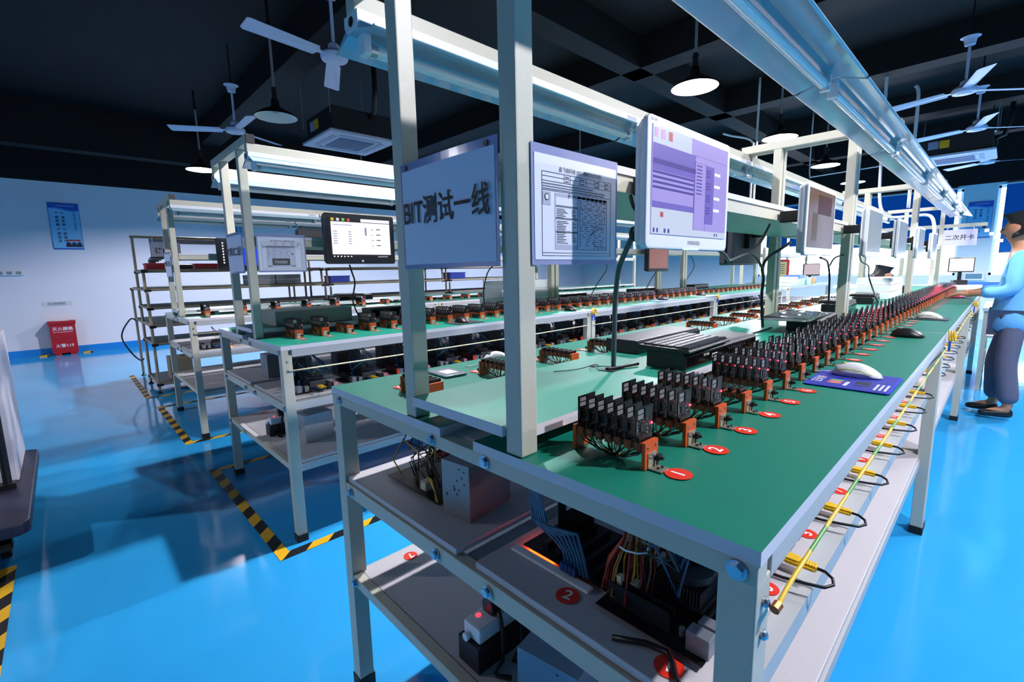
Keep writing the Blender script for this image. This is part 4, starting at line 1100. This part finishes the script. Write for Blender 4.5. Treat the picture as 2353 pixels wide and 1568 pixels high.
cable('short black cable joining the third monitor to the dropping cable', [(-.385,1.96,1.200),(-.35,1.864,1.229),(-.29,1.72,1.240)], .0036, BLACK)
cable('black cable hanging in front of the foam blocks', [(-.39,3.25,.955),(-.45,3.272,1.108),(-.42,3.024,1.188),(-.40,2.70,1.216),(-.36,2.40,1.25)], .0042, BLACK)
cable('black cable lying along the riser between the switch boxes', [(-.482,1.56,.9555),(-.477,1.357,.9555),(-.505,1.189,.9555),(-.515,1.10,.9555)], .0035, BLACK)
cable('flat black cable from the riser hole to the nearest switch box', [(-.515,.462,.9555),(-.50,.505,.9565),(-.485,.56,.958)], .0045, BLACK)
cable('small tangle of thin black wire on the riser near the braided cable', [(-.60,.36,.9535),(-.57,.42,.954),(-.55,.46,.962),(-.56,.49,.954),(-.545,.45,.958),(-.57,.47,.954),(-.53,.5,.954)], .0012, BLACK)
tag(MB().prism([(-.02,-.035),(.02,-.03),(.012,.035),(-.012,.03)], 'z', (0,.0016)).obj('riser_hole', BLACK, None, (-.512,.485,.9513)), 'dark cable hole cut in the green riser', 'hole')
cable('black cable hanging below the black monitor with the white window', [(-2.45,.75,.955),(-2.44,.714,1.05),(-2.40,.714,1.155),(-2.30,.654,1.215),(-2.25,.62,1.252)], .0045, BLACK)
cable('black cable hanging below the monitor beside the near upright post', [(-2.5,1.76,.955),(-2.46,1.72,1.06),(-2.40,1.693,1.155),(-2.30,1.64,1.215),(-2.26,1.66,1.252)], .0045, BLACK)
for k, y in enumerate((3.0,3.9,4.7)): cable('%s black cable hanging from the middle bench monitor shelf' % nth(k+1), [(-2.33,y,1.34),(-2.30,y+.03,1.22),(-2.33,y-.05,1.10),(-2.35,y-.12,1.00),(-2.36,y-.15,.955)], .004, BLACK)
# ------------------------------------------------------------------ left wall: posters, extinguisher chest, labels
def on_wall(t): return t
SKYB = mat('pale_sky_poster', '#7cc6ec', .5); DKB = mat('deep_blue_poster', '#1454b4', .5); NAVY = mat('navy_letter', '#141c5c', .5); MIDB = mat('mid_blue_poster', '#3a8ad6', .5)
def poster(label, loc, rz, cols, w_=.372, h_=.745, art=False):
    """local: x to the reader's right, z up, reader looks along +y; front at y=0"""
    t = thing('safety_poster', label, 'poster', loc, rz)
    MB().box(0,w_,0,.008,0,h_).obj('panel', SKYB, t)
    b = MB(); n = 16; top = h_-.002
    pts = [(.003,top)]+[(.003+(w_-.006)*k/n, h_-.095+.022*math.sin(k/n*5.2+.4)) for k in range(n+1)]+[(w_-.003,top)]
    b.prism(pts, 'y', (-.0016,-.0002)); b.obj('blue_header', DKB, t)
    pts = [(.003+(w_-.006)*k/n, h_-.095+.022*math.sin(k/n*5.2+.4)) for k in range(n+1)]+[(.003+(w_-.006)*k/n, h_-.112+.020*math.sin(k/n*5.2+.7)) for k in range(n,-1,-1)]
    MB().prism(pts, 'y', (-.0014,-.0002)).obj('wave_band', MIDB, t)
    MB().box(0,w_,-.0012,-.0002,0,.022).obj('blue_footer', DKB, t)
    bars(t, frame_rects(0,w_,0,h_,.006), DKB, 'border', -.0024)
    bars(t, [(.10+k*.012,.108+k*.012,h_-.052,h_-.044) for k in range(18)], WST, 'header_print', -.003)
    for x, s in cols:
        z = h_-.175
        for ch in s:
            if ch != ' ': text(ch, .046, t, (x, -.003, z), RX, UP, NAVY, 'character', bold=.015)
            z -= .058 if ch != ' ' else .03
    for k in range(8):
        MB().lathe([(.009,0),(.014,0)], 14).obj('ring_mark', NAVY, t, (.305, -.003, h_-.16-k*.033-(.02 if k > 3 else 0))).rotation_euler = (math.pi/2,0,0)
    if art:
        MB().box(.17,.34,-.003,-.001,.135,.16).obj('red_strip', mat('poster_red', '#c03028', .5), t)
        for x in (.19,.255,.32): MB().cyl((x,-.003,.09),(x,-.001,.09),.03,16).box(x-.035,x+.035,-.003,-.001,.04,.075).obj('figure_shape', mat('poster_dark', '#1c2a50', .5), t)
    return t
poster('blue safety poster with vertical lettering on the left wall above the red chest', (XW+.011, -.497, 1.711), R(90), ((.165,'严谨思考 严密操作'),(.095,'严格检查 严肃验证')), art=True)
poster('blue safety poster on the left wall glimpsed between the middle bench posts', (XW+.011, 2.0, 1.711), R(90), ((.26,'强消防安全'),(.19,'人人有责')))
poster('blue safety poster on the white pillar beside the walking worker', (-.507, YE-.011, 1.70), 0, ((.20,'安全第一 预防为主'),(.12,'安全生产 人人有责')))
RED = mat('red_chest_paint', '#a81420', .35); 
t = thing('extinguisher_chest', 'red fire extinguisher chest with white lettering standing at the left wall', 'fire chest', (XW+.215, -.545, 0), R(90))
MB().box(-.155,.155,.0,.19,.03,.50).obj('body', RED, t, bevel=.003)
MB().box(-.168,.168,-.012,.2,.502,.555).obj('lid', RED, t, bevel=.004)
MB().box(-.13,-.05,.0,.19,.0,.029).obj('foot', RED, t); MB().box(.05,.13,.0,.19,.0,.029).obj('foot', RED, t)
MB().box(-.09,.09,.03,.15,.5555,.557).obj('paper_notice', PAPER, t)
text('灭火器箱', .062, t, (0,-.0015,.425), RX, UP, WST, bold=.01); text('FIRE EXTINGUISHER BOX', .021, t, (0,-.0015,.375), RX, UP, WST)
text('火警119', .062, t, (.0,-.0015,.15), RX, UP, WST, bold=.01)
MB().box(-.15,.15,-.0015,-.0003,.268,.273).obj('seam', mat('dark_red_seam','#5a0a10',.5), t)
t = thing('wall_label', 'small paper label taped on the left wall above the red chest', 'label', (XW+.003, -.735, .795), R(90))
MB().box(0,.35,-.001,0,.0,.07).obj('tape', mat('pale_clear_tape', '#cfd2cf', .4), t); MB().box(.055,.285,-.002,-.0012,.004,.066).obj('paper', mat('grey_white_paper','#b9bfc8',.6), t)
text('灭火器放置区', .034, t, (.17,-.0026,.035), RX, UP, INK)
t = thing('wall_outlet', 'white outlet strip with cable trunking on the left wall at the picture edge', 'outlet', (XW+.004, -1.30, 1.30), R(90))
MB().box(0,.42,-.03,0,0,.075).obj('outlet_box', WHITE, t, bevel=.004)
for k in range(4): MB().box(.03+k*.1,.09+k*.1,-.0325,-.0305,.014,.060).obj('outlet_plate', mat('grey_socket','#8b8f94',.5), t)
MB().box(.10,.125,-.02,0,.077,1.35).obj('trunking', WHITE, t)
for y, lab in ((-.80,'left'),(-.28,'right')): tag(MB().prism([(0,-.06),(.12,-.06),(.12,.06),(0,.06)][:4], 'z', (.0005,.02)).obj('hazard_block', TAPE, None, (XW+.10,y,0)), 'small striped floor block at the %s side of the red chest' % lab, 'floor block')

# ------------------------------------------------------------------ lean-pipe shelving behind the third line
SHELFD = mat('dark_green_grey_sheet', '#4a5350', .5); JOINT = mat('black_pipe_joint', '#0c0c0d', .4)
def rack(y0, n_, label, wide=True):
    t = thing('pipe_shelving', label, 'shelving', (-6.6, y0, 0)); l = n_
    def pipe(a, b_, nm='pipe', r=.014): MB().tube([a,b_], r, 10).obj(nm, BEIGE, t, smooth='auto')
    for y in (0, l):
        for x, z in ((-.66,1.10),(0,1.67),(.68,1.06 if y == 0 else 1.10)):
            pipe((x,y,.035),(x,y,z),'upright_pipe'); MB().lathe([(.001,0),(.026,0),(.026,.008),(.010,.02),(.010,.036)], 12, (x,y,0)).obj('levelling_foot', BLACK, t)
        pipe((.60,y,1.06),(.58,y,1.29),'upright_pipe')
    levels = ((1.29,.0,.60),(1.095,-.66,.68),(.905,.0,.69),(.72,-.66,.70),(.53,.0,.70),(.105,.0,.69))
    for z, x0, x1 in levels:
        s = MB().box(x0,x1,.012,l-.012,z+.004,z+.014).obj('shelf_board', SHELFD, t)
        for x in (x0, x1): MB().tube([(x,0,z-.006),(x,l,z-.006)], .013, 8).obj('edge_pipe', BEIGE, s, smooth='auto')
        for y in (0,l): MB().tube([(x0,y,z-.006),(x1,y,z-.006)], .013, 8).obj('end_pipe', BEIGE, s, smooth='auto')
        j = MB()
        for x in (x0,x1):
            for y in (0,l):
                m_ = MB().box(x-.02,x+.02,max(y-.035,-.02),min(y+.035,l+.02),z-.026,z+.002); m_.obj('pipe_joint', JOINT, s, bevel=.003)
    for x in (0,): MB().tube([(x,-.02,1.67),(x,l+.02,1.67)], .015, 10).obj('top_pipe', BEIGE, t, smooth='auto')
    MB().box(-.02,.05,.15,l-.05,1.60,1.65).obj('shelf_light', mat('grey_light_case','#7c7f82',.4), t)
    return t
rack(.14, 1.84, 'beige lean-pipe shelving nearest the aisle, with the red trays')
rack(2.05, 1.84, 'second beige lean-pipe shelving unit, with the blue bin')
rack(3.96, 1.84, 'third beige lean-pipe shelving unit, farthest along the wall')
def tray(label, loc, s, m, cat='tray', nm='storage_tray'):
    x, y, z = s; t = thing(nm, label, cat, loc)
    MB().box(-x/2,x/2,-y/2,y/2,0,.006).box(-x/2,-x/2+.006,-y/2,y/2,.006,z).box(x/2-.006,x/2,-y/2,y/2,.006,z).box(-x/2+.006,x/2-.006,-y/2,-y/2+.006,.006,z).box(-x/2+.006,x/2-.006,y/2-.006,y/2,.006,z).obj('tray_body', m, t)
    MB().box(-x/2-.006,x/2+.006,-y/2-.006,-y/2,z-.014,z).box(-x/2-.006,x/2+.006,y/2,y/2+.006,z-.014,z).box(x/2,x/2+.006,-y/2,y/2,z-.014,z).box(-x/2-.006,-x/2,-y/2,y/2,z-.014,z).obj('rim', m, t)
    return t
REDP = mat('red_plastic', '#b01c22', .4); BLUEPL = mat('blue_plastic_bin', '#2038a0', .4)
t = tray('red plastic tray heaped with black parts on the top shelf, nearest end', (-6.14,.255,1.305), (.2,.16,.06), REDP)
for i in range(5): tag(MB().cbox((0,0,0),(.12,.05,.012),0,Matrix.Rotation(.3*i,3,'Z')).obj('black_part', BLACK, None, (-6.14+.01*i,.24+.012*i,1.372+.0135*i)), '%s black flat part from the bottom in the red tray' % nth(i+1), 'part', 'black parts in the red tray')
tag(MB().prism([(-.05,-.12),(.06,-.10),(.05,.12),(-.06,.10)], 'z', (0,.045)).obj('black_pouch', BLACK, None, (-6.10,.47,1.3045), bevel=.01), 'flat black pouch between the red trays on the top shelf', 'pouch')
tray('long red plastic tray on the top shelf of the pipe shelving', (-6.14,.80,1.305), (.2,.40,.055), REDP)
for k in range(4): tag(MB().box(-.12,.12,-.145,.145,0,.056).obj('grey_case', mat('grey_box_board', '#7a7c80', .5), None, (-6.05, 1.24+.30*(k%2), 1.110+.058*(k//2)), bevel=.004), '%s grey flat box, %s one of the pair on the second shelf' % (('lower','upper')[k//2], ('near','far')[k%2]), 'box', 'grey flat boxes on the second shelf')
t = tray('blue plastic bin on the second pipe shelving, close to the unit joint', (-6.05, 2.20, 1.110), (.2,.26,.085), BLUEPL, 'bin', 'parts_bin')
tray('blue plastic bin farther along the pipe shelving, beside the near post', (-6.05, 4.15, 1.110), (.2,.3,.1), BLUEPL, 'bin', 'parts_bin')
tag(MB().box(-.12,.12,-.10,.10,0,.24).obj('cardboard_box', mat('brown_cardboard', '#9a8468', .7), None, (-6.06,.36,.120), bevel=.003), 'brown cardboard box on the bottom shelf of the pipe shelving', 'box')
s = sheet('hanging_sign', .285, .20, 'lilac plastic sleeve sign hung from the pipe shelving top bar', 'sign', (-6.532,.283,1.425), 'x')
text('待BIT', .075, s, (.13,-.0022,.085), RX, UP, INK, bold=.015)
for x in (.03,.25): MB().tube([(x,.001,.19),(x,.004,.215),(x,.008,.235)], .004, 6).obj('hanging_clip', WHITE, s)
cable('black cable looping down from the pipe shelving to the floor side', [(-7.0,.105,.727),(-7.0,.06,.73),(-7.02,-.02,.60),(-7.05,-.03,.48),(-6.9,.03,.33),(-6.7,.08,.27),(-6.58,.10,.30)], .008, BLACK)

# ------------------------------------------------------------------ trolley at the left picture edge
t = thing('platform_trolley', 'dark blue platform trolley cut off by the left picture edge', 'trolley', (-3.3,-1.0,0))
MB().prism(rrect(1.26,.58,.05), 'z', (.120,.172)).obj('deck', mat('scuffed_navy_plastic', '#22243c', .45, 0, .5, .3, 30, .2), t, bevel=.006)
for x, y in ((.52,.20),(.52,-.2),(-.52,.2),(-.52,-.2)):
    c_ = MB().box(x-.035,x+.035,y-.03,y+.03,.112,.1195).box(x-.03,x+.03,y-.024,y-.018,.045,.112).box(x-.03,x+.03,y+.018,y+.024,.045,.112).obj('caster', BLKFRAME, t)
    MB().cyl((x,y-.016,.04),(x,y+.016,.04),.0395,16).obj('wheel', BLACK, c_)
for y in (.20,): MB().tube([(.08,y,.1725),(.07,y,.6),(.06,y,1.0)], .017, 10).box(.05,.11,y-.03,y+.03,.1722,.20).obj('handle_pole', BLACK, t, smooth='auto')
tag(MB().box(-.30,.30,-.22,.22,0,.75).obj('white_cabinet', mat('white_grey_cabinet', '#d6d2da', .4), None, (-3.62,-.985,.1725), bevel=.008), 'white cabinet standing on the trolley at the left picture edge', 'cabinet')

# ------------------------------------------------------------------ far end: benches, trays, sign and conduits
dup(bench0, (-1.955, 7.02, 0), label='far workbench with the white trays, past the end of the middle line')
for i, (dx, y, z, s, m, lab) in enumerate((
    (-.17,7.42,.0,(.24,.34,.07),WHITE,'lower white tray at the near end of the far bench'),(-.17,7.42,.072,(.22,.30,.06),WHITE,'white tray stacked at the near end of the far bench'),
    (-.17,7.82,.0,(.22,.30,.10),mat('translucent_white_tray','#d4e0e4',.4),'tall pale tray in the middle of the far bench'),(-.17,7.82,.102,(.22,.30,.05),mat('blue_tray','#5c86e0',.4),'blue tray on top of the pale tray'),
    (-.17,8.20,.0,(.22,.24,.11),mat('pale_mint_tray','#c4dcd8',.4),'mint white tray beside the orange bin'),(-.17,8.55,.0,(.18,.22,.09),mat('orange_plastic_bin','#e08a18',.4),'orange parts bin on the far bench'))):
    tray(lab, (-1.955+dx, y, ztop+.0005+z), s, m, 'tray' if i < 5 else 'bin', 'storage_tray' if i < 5 else 'parts_bin')
m = monitor('small black monitor with a pinkish screen on the far bench beyond the trays', (-1.955-.22, 8.95, 1.13), R(-40), .30, .21, BLKFRAME, glow('pinkish_screen','#d8c4cc',.9), .012, .02, .03, arm=False)
MB().box(-.05,-.032,-.02,.02,-.21,.02).obj('stand', BLACK, m); MB().box(-.1,.04,-.07,.07,-.2245,-.21).obj('stand_base', BLACK, m)
t = thing('award_board', 'red framed gold award board near the far white trays', 'award board', (-2.46, 8.30, .9515), R(60))
MB().box(-.16,.16,0,.02,0,.36).obj('frame', mat('red_frame','#b8202c',.4), t); MB().box(-.12,.10,-.003,-.001,.04,.32).obj('gold_face', mat('pale_gold','#c8c088',.35,.3), t)
bars(t, [(-.09,.06,.27-k*.035,.28-k*.035) for k in range(5)], INK, 'award_print', -.004)
# cross bench with the sign
t = thing('inspection_bench', 'white inspection bench with an overhead bar, beyond the end of the near line', 'workbench', (-.82, 8.1, 0))
MB().box(-.78,.78,-.3,.3,.86,.90).obj('tabletop', WHITEP, t)
for x in (-.75,.71):
    for y in (-.28,.24): MB().box(x,x+.04,y,y+.04,0,.859).obj('leg', METAL, t)
for x in (-.75,.25): MB().box(x,x+.04,.05,.09,.901,1.655).obj('upright_post', METAL, t)
MB().box(-.80,.765,-.06,-.02,1.656,1.70).box(-.75,-.71,-.019,.09,1.656,1.70).box(.25,.29,-.019,.09,1.656,1.70).obj('overhead_bar', METAL, t)
t = thing('hanging_sign', 'white hanging sign with four black characters under the far overhead bar', 'sign', (-.300, 8.025, 1.42))
MB().box(-.165,.165,0,.003,0,.205).obj('board', mat('lilac_white_board','#d4d0e6',.5), t)
text('二次开卡', .071, t, (0,-.0012,.100), RX, UP, INK, bold=.012)
for x in (-.13,.13): MB().tube([(x,.0015,.205),(x*.9,.004,.236)], .0025, 6).obj('string', WST, t)
t = thing('magnifier_lamp', 'white ribbed inspection lamp hanging from the end of the far overhead bar', 'lamp', (-.085, 8.06, 1.655))
MB().box(-.02,.02,-.02,.02,-.03,-.001).obj('clamp', BLACK, t)
for k in range(4):
    for j in range(2): MB().box(.01+.045*k,.05+.045*k,-.03+.035*j,.0+.035*j,-.075-.045*k,-.04-.045*k).obj('lamp_segment', glow('bright_lamp_segment','#ffffff',1.6), t)
m = monitor('far monitor with a white document on the inspection bench', (-.255, 8.12, 1.17), R(-75), .26, .19, BLKFRAME, glow('white_document_screen','#f4eef4',1.2), .010, .012, .03, arm=False)
MB().box(-.05,-.032,-.02,.02,-.2,.02).obj('stand', BLACK, m); MB().box(-.1,.04,-.07,.07,-.262,-.2).obj('stand_base', BLACK, m)
tag(MB().box(-.12,.12,-.10,.10,0,.09).obj('white_instrument', WHITE, None, (-.95, 8.0, .901), bevel=.008), 'white boxy instrument on the inspection bench left of its monitor', 'instrument')
t = thing('side_table', 'small grey side table right of the far bench end', 'table', (.10, 6.2, 0))
MB().box(-.06,.10,-.55,.55,.75,.78).obj('tabletop', mat('pale_green_top','#c8dcd6',.35), t)
for x in (-.05,.06):
    for y in (-.53,.49): MB().box(x,x+.035,y,y+.035,0,.749).obj('leg', METAL, t)
for z in (.25,.5): MB().box(-.05,.095,-.5,.5,z,z+.02).obj('shelf', METALD, t)
t = thing('wall_air_unit', 'white wall unit with a grey grille below the pillar at the end wall', 'wall unit', (-.30, YE-.06, .82))
MB().box(-.16,.16,0,.058,0,.16).obj('casing', WHITE, t, bevel=.006); MB().box(-.125,.125,-.003,-.0002,.035,.14).obj('grille', mat('teal_grey_grille','#5c8894',.4), t)
tag(MB().box(-.5,.5,-.2,.2,0,.10).obj('blue_crate', mat('blue_crate_plastic','#3a70e0',.4), None, (.12, 10.6, .78), bevel=.006), 'long blue crate beyond the far bench end', 'crate')
t = thing('crate_stand', 'grey stand carrying the blue crate at the far end', 'stand', (.12,10.6,0)); MB().box(-.5,.5,-.2,.2,.74,.779).obj('top', METAL, t)
for x in (-.48,.44):
    for y in (-.18,.14): MB().box(x,x+.04,y,y+.04,0,.739).obj('leg', METAL, t)
CW = mat('white_conduit_pipe', '#d8dadb', .3, 0, .5)
cable('white U-shaped conduit dropping from the ceiling above the far bench end', [(-1.05,6.95,3.74),(-1.03,6.95,2.6),(-1.01,6.95,2.05),(-.97,6.95,1.85),(-.886,6.95,1.768),(-.70,6.95,1.762),(-.55,6.95,1.762),(-.49,6.95,1.71),(-.465,6.95,1.58),(-.453,6.95,1.41)], .017, CW, 'conduit', 'conduit')
cable('white vertical conduit rising beside the middle bench line, bent at its top', [(-2.10,5.75,1.815),(-2.10,5.75,2.6),(-2.10,5.75,2.68),(-2.16,5.72,2.74),(-2.3,5.6,2.78),(-2.36,5.5,2.80)], .013, CW, 'conduit', 'conduit')
cable('straight white vertical conduit rising beside the middle bench line', [(-2.07,5.78,1.815),(-2.07,5.78,2.6),(-2.07,5.78,3.42)], .013, CW, 'conduit', 'conduit')
cable('grey white conduit rising from the far frame to the upper right ceiling', [(-.66,6.42,1.815),(-.665,6.42,2.5),(-.67,6.42,3.0),(-.70,6.42,3.1)], .016, CW, 'conduit', 'conduit')
cable('thin horizontal conduit under the far ceiling behind the first crossbeam', [(-2.3,8.9,3.745),(-2.3,8.9,2.78),(-2.24,8.9,2.69),(-2.1,8.9,2.69),(-1.2,8.9,2.71),(-.9,8.9,2.72)], .010, CW, 'conduit', 'conduit')
# ------------------------------------------------------------------ people
def skin(name, V, Ed, m, parent=None, root=0, sub=2, loc=(0,0,0)):
    me = bpy.data.meshes.new(name); me.from_pydata([v[0] for v in V], Ed, [])
    o = link(name, me, parent, loc); me.materials.append(m)
    o.modifiers.new('Skin', 'SKIN')
    for i, v in enumerate(V):
        r = v[1]; me.skin_vertices[0].data[i].radius = r if isinstance(r, tuple) else (r, r)
        me.skin_vertices[0].data[i].use_root = (i == root)
    o.modifiers[0].use_smooth_shade = True
    sb = o.modifiers.new('Sub', 'SUBSURF'); sb.levels = sub; sb.render_levels = sub
    return o
def person(label, loc, rz, P, long_sleeve=True, bun=False, sc=1.):
    """P: joint positions, the figure faces +y in its own frame"""
    V = []; E = []; idx = {}
    def add(k, p, r, to=None):
        idx[k] = len(V); V.append((p, r))
        if to: E.append((idx[to], idx[k]))
    add('pelvis', P['pelvis'], (.13,.10)); add('waist', P['waist'], (.115,.085), 'pelvis'); add('chest', P['chest'], (.135,.095), 'waist')
    add('collar', P['collar'], (.075,.06), 'chest'); add('neck', P['neck'], .047, 'collar')
    h = Vector(P['head']); f = Vector(P.get('face', (0,1,0))).normalized(); sd = f.cross(Vector((0,0,1))).normalized()
    add('jaw', tuple(h+f*.014+Vector((0,0,-.055))), (.056,.062), 'neck'); add('skull', tuple(h+Vector((0,0,.012))), (.074,.086), 'jaw'); add('crown', tuple(h-f*.006+Vector((0,0,.072))), (.055,.062), 'skull')
    add('nose', tuple(h+f*.100+Vector((0,0,-.018))), .011, 'skull')
    for s in (-1, 1): add('ear%d' % s, tuple(h+sd*(.082*s)+Vector((0,0,-.012))-f*.004), (.014,.02), 'skull')
    for s, k in ((-1,'l'),(1,'r')):
        sh = Vector(P['sh'+k]); el = Vector(P['el'+k]); wr = Vector(P['wr'+k])
        add('sh'+k, tuple(sh), .052, 'chest'); add('ua'+k, tuple((sh+el)/2), .044, 'sh'+k); add('el'+k, tuple(el), .036, 'ua'+k); add('fa'+k, tuple((el+wr)/2), .034, 'el'+k); add('wr'+k, tuple(wr), .024, 'fa'+k)
        d = (wr-el).normalized(); side = d.cross(Vector((0,0,1))).normalized()*s
        pm = wr+d*.05; add('pm'+k, tuple(pm), (.034,.015), 'wr'+k)
        kn = wr+d*.082; add('kn'+k, tuple(kn), (.036,.012), 'pm'+k)
        for q, (off, ln) in enumerate(((-.027,.058),(-.009,.070),(.009,.066),(.026,.050))):
            a = kn+side*off+d*.012; b_ = a+d*ln*.55+Vector((0,0,-.008)); c_ = b_+d*ln*.40+Vector((0,0,-.016))
            add('f%s%da' % (k,q), tuple(a), .0095, 'kn'+k); add('f%s%db' % (k,q), tuple(b_), .0085, 'f%s%da' % (k,q)); add('f%s%dc' % (k,q), tuple(c_), .0075, 'f%s%db' % (k,q))
        th = wr+d*.03-side*.032; add('th%sa' % k, tuple(th), .012, 'pm'+k); add('th%sb' % k, tuple(th+d*.034-side*.016+Vector((0,0,-.008))), .0095, 'th%sa' % k)
    for k in 'lr':
        add('hip'+k, P['hip'+k], .078, 'pelvis'); add('kne'+k, P['kne'+k], .052, 'hip'+k); add('ank'+k, P['ank'+k], .035, 'kne'+k); add('toe'+k, P['toe'+k], (.03,.022), 'ank'+k)
    t = thing('person', label, 'person', loc, rz); t.scale = (sc,)*3
    skin('body', V, E, SKIN, t)
    # smock
    C = []; CE = []; ci = {}
    def addc(k, p, r, to=None):
        ci[k] = len(C); C.append((p, r))
        if to: CE.append((ci[to], ci[k]))
    pv = Vector(P['pelvis'])
    addc('chest', P['chest'], (.160,.118)); addc('waist', P['waist'], (.150,.120), 'chest'); addc('pelvis', P['pelvis'], (.172,.15), 'waist')
    addc('hem', tuple(Vector(P['hem'])), (.178,.155), 'pelvis')
    addc('collar', tuple(Vector(P['collar'])+Vector((0,0,.012))), (.078,.066), 'chest')
    for k in 'lr':
        sh = Vector(P['sh'+k]); el = Vector(P['el'+k]); wr = Vector(P['wr'+k])
        addc('s'+k, tuple(sh), .068, 'chest'); addc('e'+k, tuple(el), .054, 's'+k); addc('w'+k, tuple(wr*.85+el*.15), .042, 'e'+k)
    skin('smock', C, CE, SHIRT, t)
    T = []; TE = []; ti = {}
    def addt(k, p, r, to=None):
        ti[k] = len(T); T.append((p, r))
        if to: TE.append((ti[to], ti[k]))
    addt('p', P['pelvis'], (.140,.11))
    for k in 'lr':
        addt('h'+k, P['hip'+k], .078, 'p'); addt('k'+k, P['kne'+k], .068, 'h'+k); addt('a'+k, tuple(Vector(P['ank'+k])+Vector((0,0,.03))), .066, 'k'+k)
    skin('trousers', T, TE, TROU, t)
    for k in 'lr':
        a = Vector(P['ank'+k]); b_ = Vector(P['toe'+k]); d = (b_-a); d.z = 0; d.normalize()
        skin('shoe', [(tuple(a+Vector((0,0,-.03))-d*.035), (.036,.042)), (tuple((a+b_)/2+Vector((0,0,-.012))), (.040,.034)), (tuple(b_+d*.035+Vector((0,0,.004))), (.036,.022))], [(0,1),(1,2)], BLACK, t)
    hv = [(tuple(h-f*.022+Vector((0,0,.035))), (.083,.088)), (tuple(h-f*.012+Vector((0,0,.075))), (.074,.078)), (tuple(h-f*.046+Vector((0,0,-.02))), (.062,.048))]
    he = [(0,1),(0,2)]
    if bun: hv.append((tuple(h-f*.115+Vector((0,0,-.03))), .034)); he.append((2,3))
    skin('hair', hv, he, HAIR, t)
    for s in (-1,1): MB().ball(tuple(h+f*.083+sd*(.03*s)+Vector((0,0,.006))), .010, 8).obj('eye', mat('dark_eye','#1a120e',.2), t, smooth=True)
    MB().cbox(tuple(h+f*.078+Vector((0,0,-.052))), (.04,.012,.008)).obj('mouth', mat('lips','#8a4a42',.5), t)
    return t
A = dict(pelvis=(0,0,.80), waist=(0,.0,.94), chest=(0,.005,1.14), collar=(0,.005,1.27), neck=(0,.015,1.33), head=(0,.035,1.445), face=(.15,1,-.12), hem=(0,0,.64),
         shl=(-.165,.0,1.225), ell=(-.205,.03,.985), wrl=(-.16,.235,.965), shr=(.165,0,1.225), elr=(.20,.04,.985), wrr=(.15,.25,.960),
         hipl=(-.08,0,.76), knel=(-.085,.015,.43), ankl=(-.085,-.03,.085), toel=(-.10,.10,.032), hipr=(.08,0,.76), kner=(.09,.07,.43), ankr=(.09,.05,.085), toer=(.10,.18,.032))
person('standing worker in a light blue smock and grey trousers at the right picture edge', (.232, 4.70, 0), R(90), A)
B = dict(pelvis=(0,0,.50), waist=(0,.02,.62), chest=(0,.06,.80), collar=(0,.075,.90), neck=(0,.09,.95), head=(0,.115,1.055), face=(0,1,-.1), hem=(0,.04,.46),
         shl=(-.15,.06,.86), ell=(-.19,.12,.66), wrl=(-.13,.30,.70), shr=(.15,.06,.86), elr=(.19,.12,.66), wrr=(.13,.30,.70),
         hipl=(-.08,.03,.48), knel=(-.10,.36,.46), ankl=(-.10,.33,.085), toel=(-.10,.44,.032), hipr=(.08,.03,.48), kner=(.10,.36,.46), ankr=(.10,.33,.085), toer=(.10,.44,.032))
person('seated worker with dark tied hair seen over the white foam blocks', (-1.04, 7.22, 0), R(-65), B, bun=True)
t = thing('stool', 'round stool under the seated worker', 'stool', (-1.04,7.22,0)); MB().cyl((0,0,.315),(0,0,.340),.15,24).obj('seat', BLACK, t)
for k in range(4): MB().cyl((.09*math.cos(k*1.57),.09*math.sin(k*1.57),.314),(.15*math.cos(k*1.57),.15*math.sin(k*1.57),.003),.012,8).obj('leg', METAL, t)
# ------------------------------------------------------------------ world and colour management
w = bpy.data.worlds.new('world'); S.world = w; w.use_nodes = True
w.node_tree.nodes['Background'].inputs['Color'].default_value = (.30,.45,.75,1)
w.node_tree.nodes['Background'].inputs['Strength'].default_value = .05
S.view_settings.view_transform = 'Standard'; S.view_settings.look = 'None'
S.view_settings.exposure = EXPO; S.view_settings.gamma = 1; S.view_settings.use_curve_mapping = False
S.display_settings.display_device = 'sRGB'
c = S.cycles
c.max_bounces = 6; c.diffuse_bounces = 4; c.glossy_bounces = 3; c.transmission_bounces = 4; c.transparent_max_bounces = 6
c.sample_clamp_indirect = 6; c.caustics_reflective = False; c.caustics_refractive = False
c.use_denoising = True
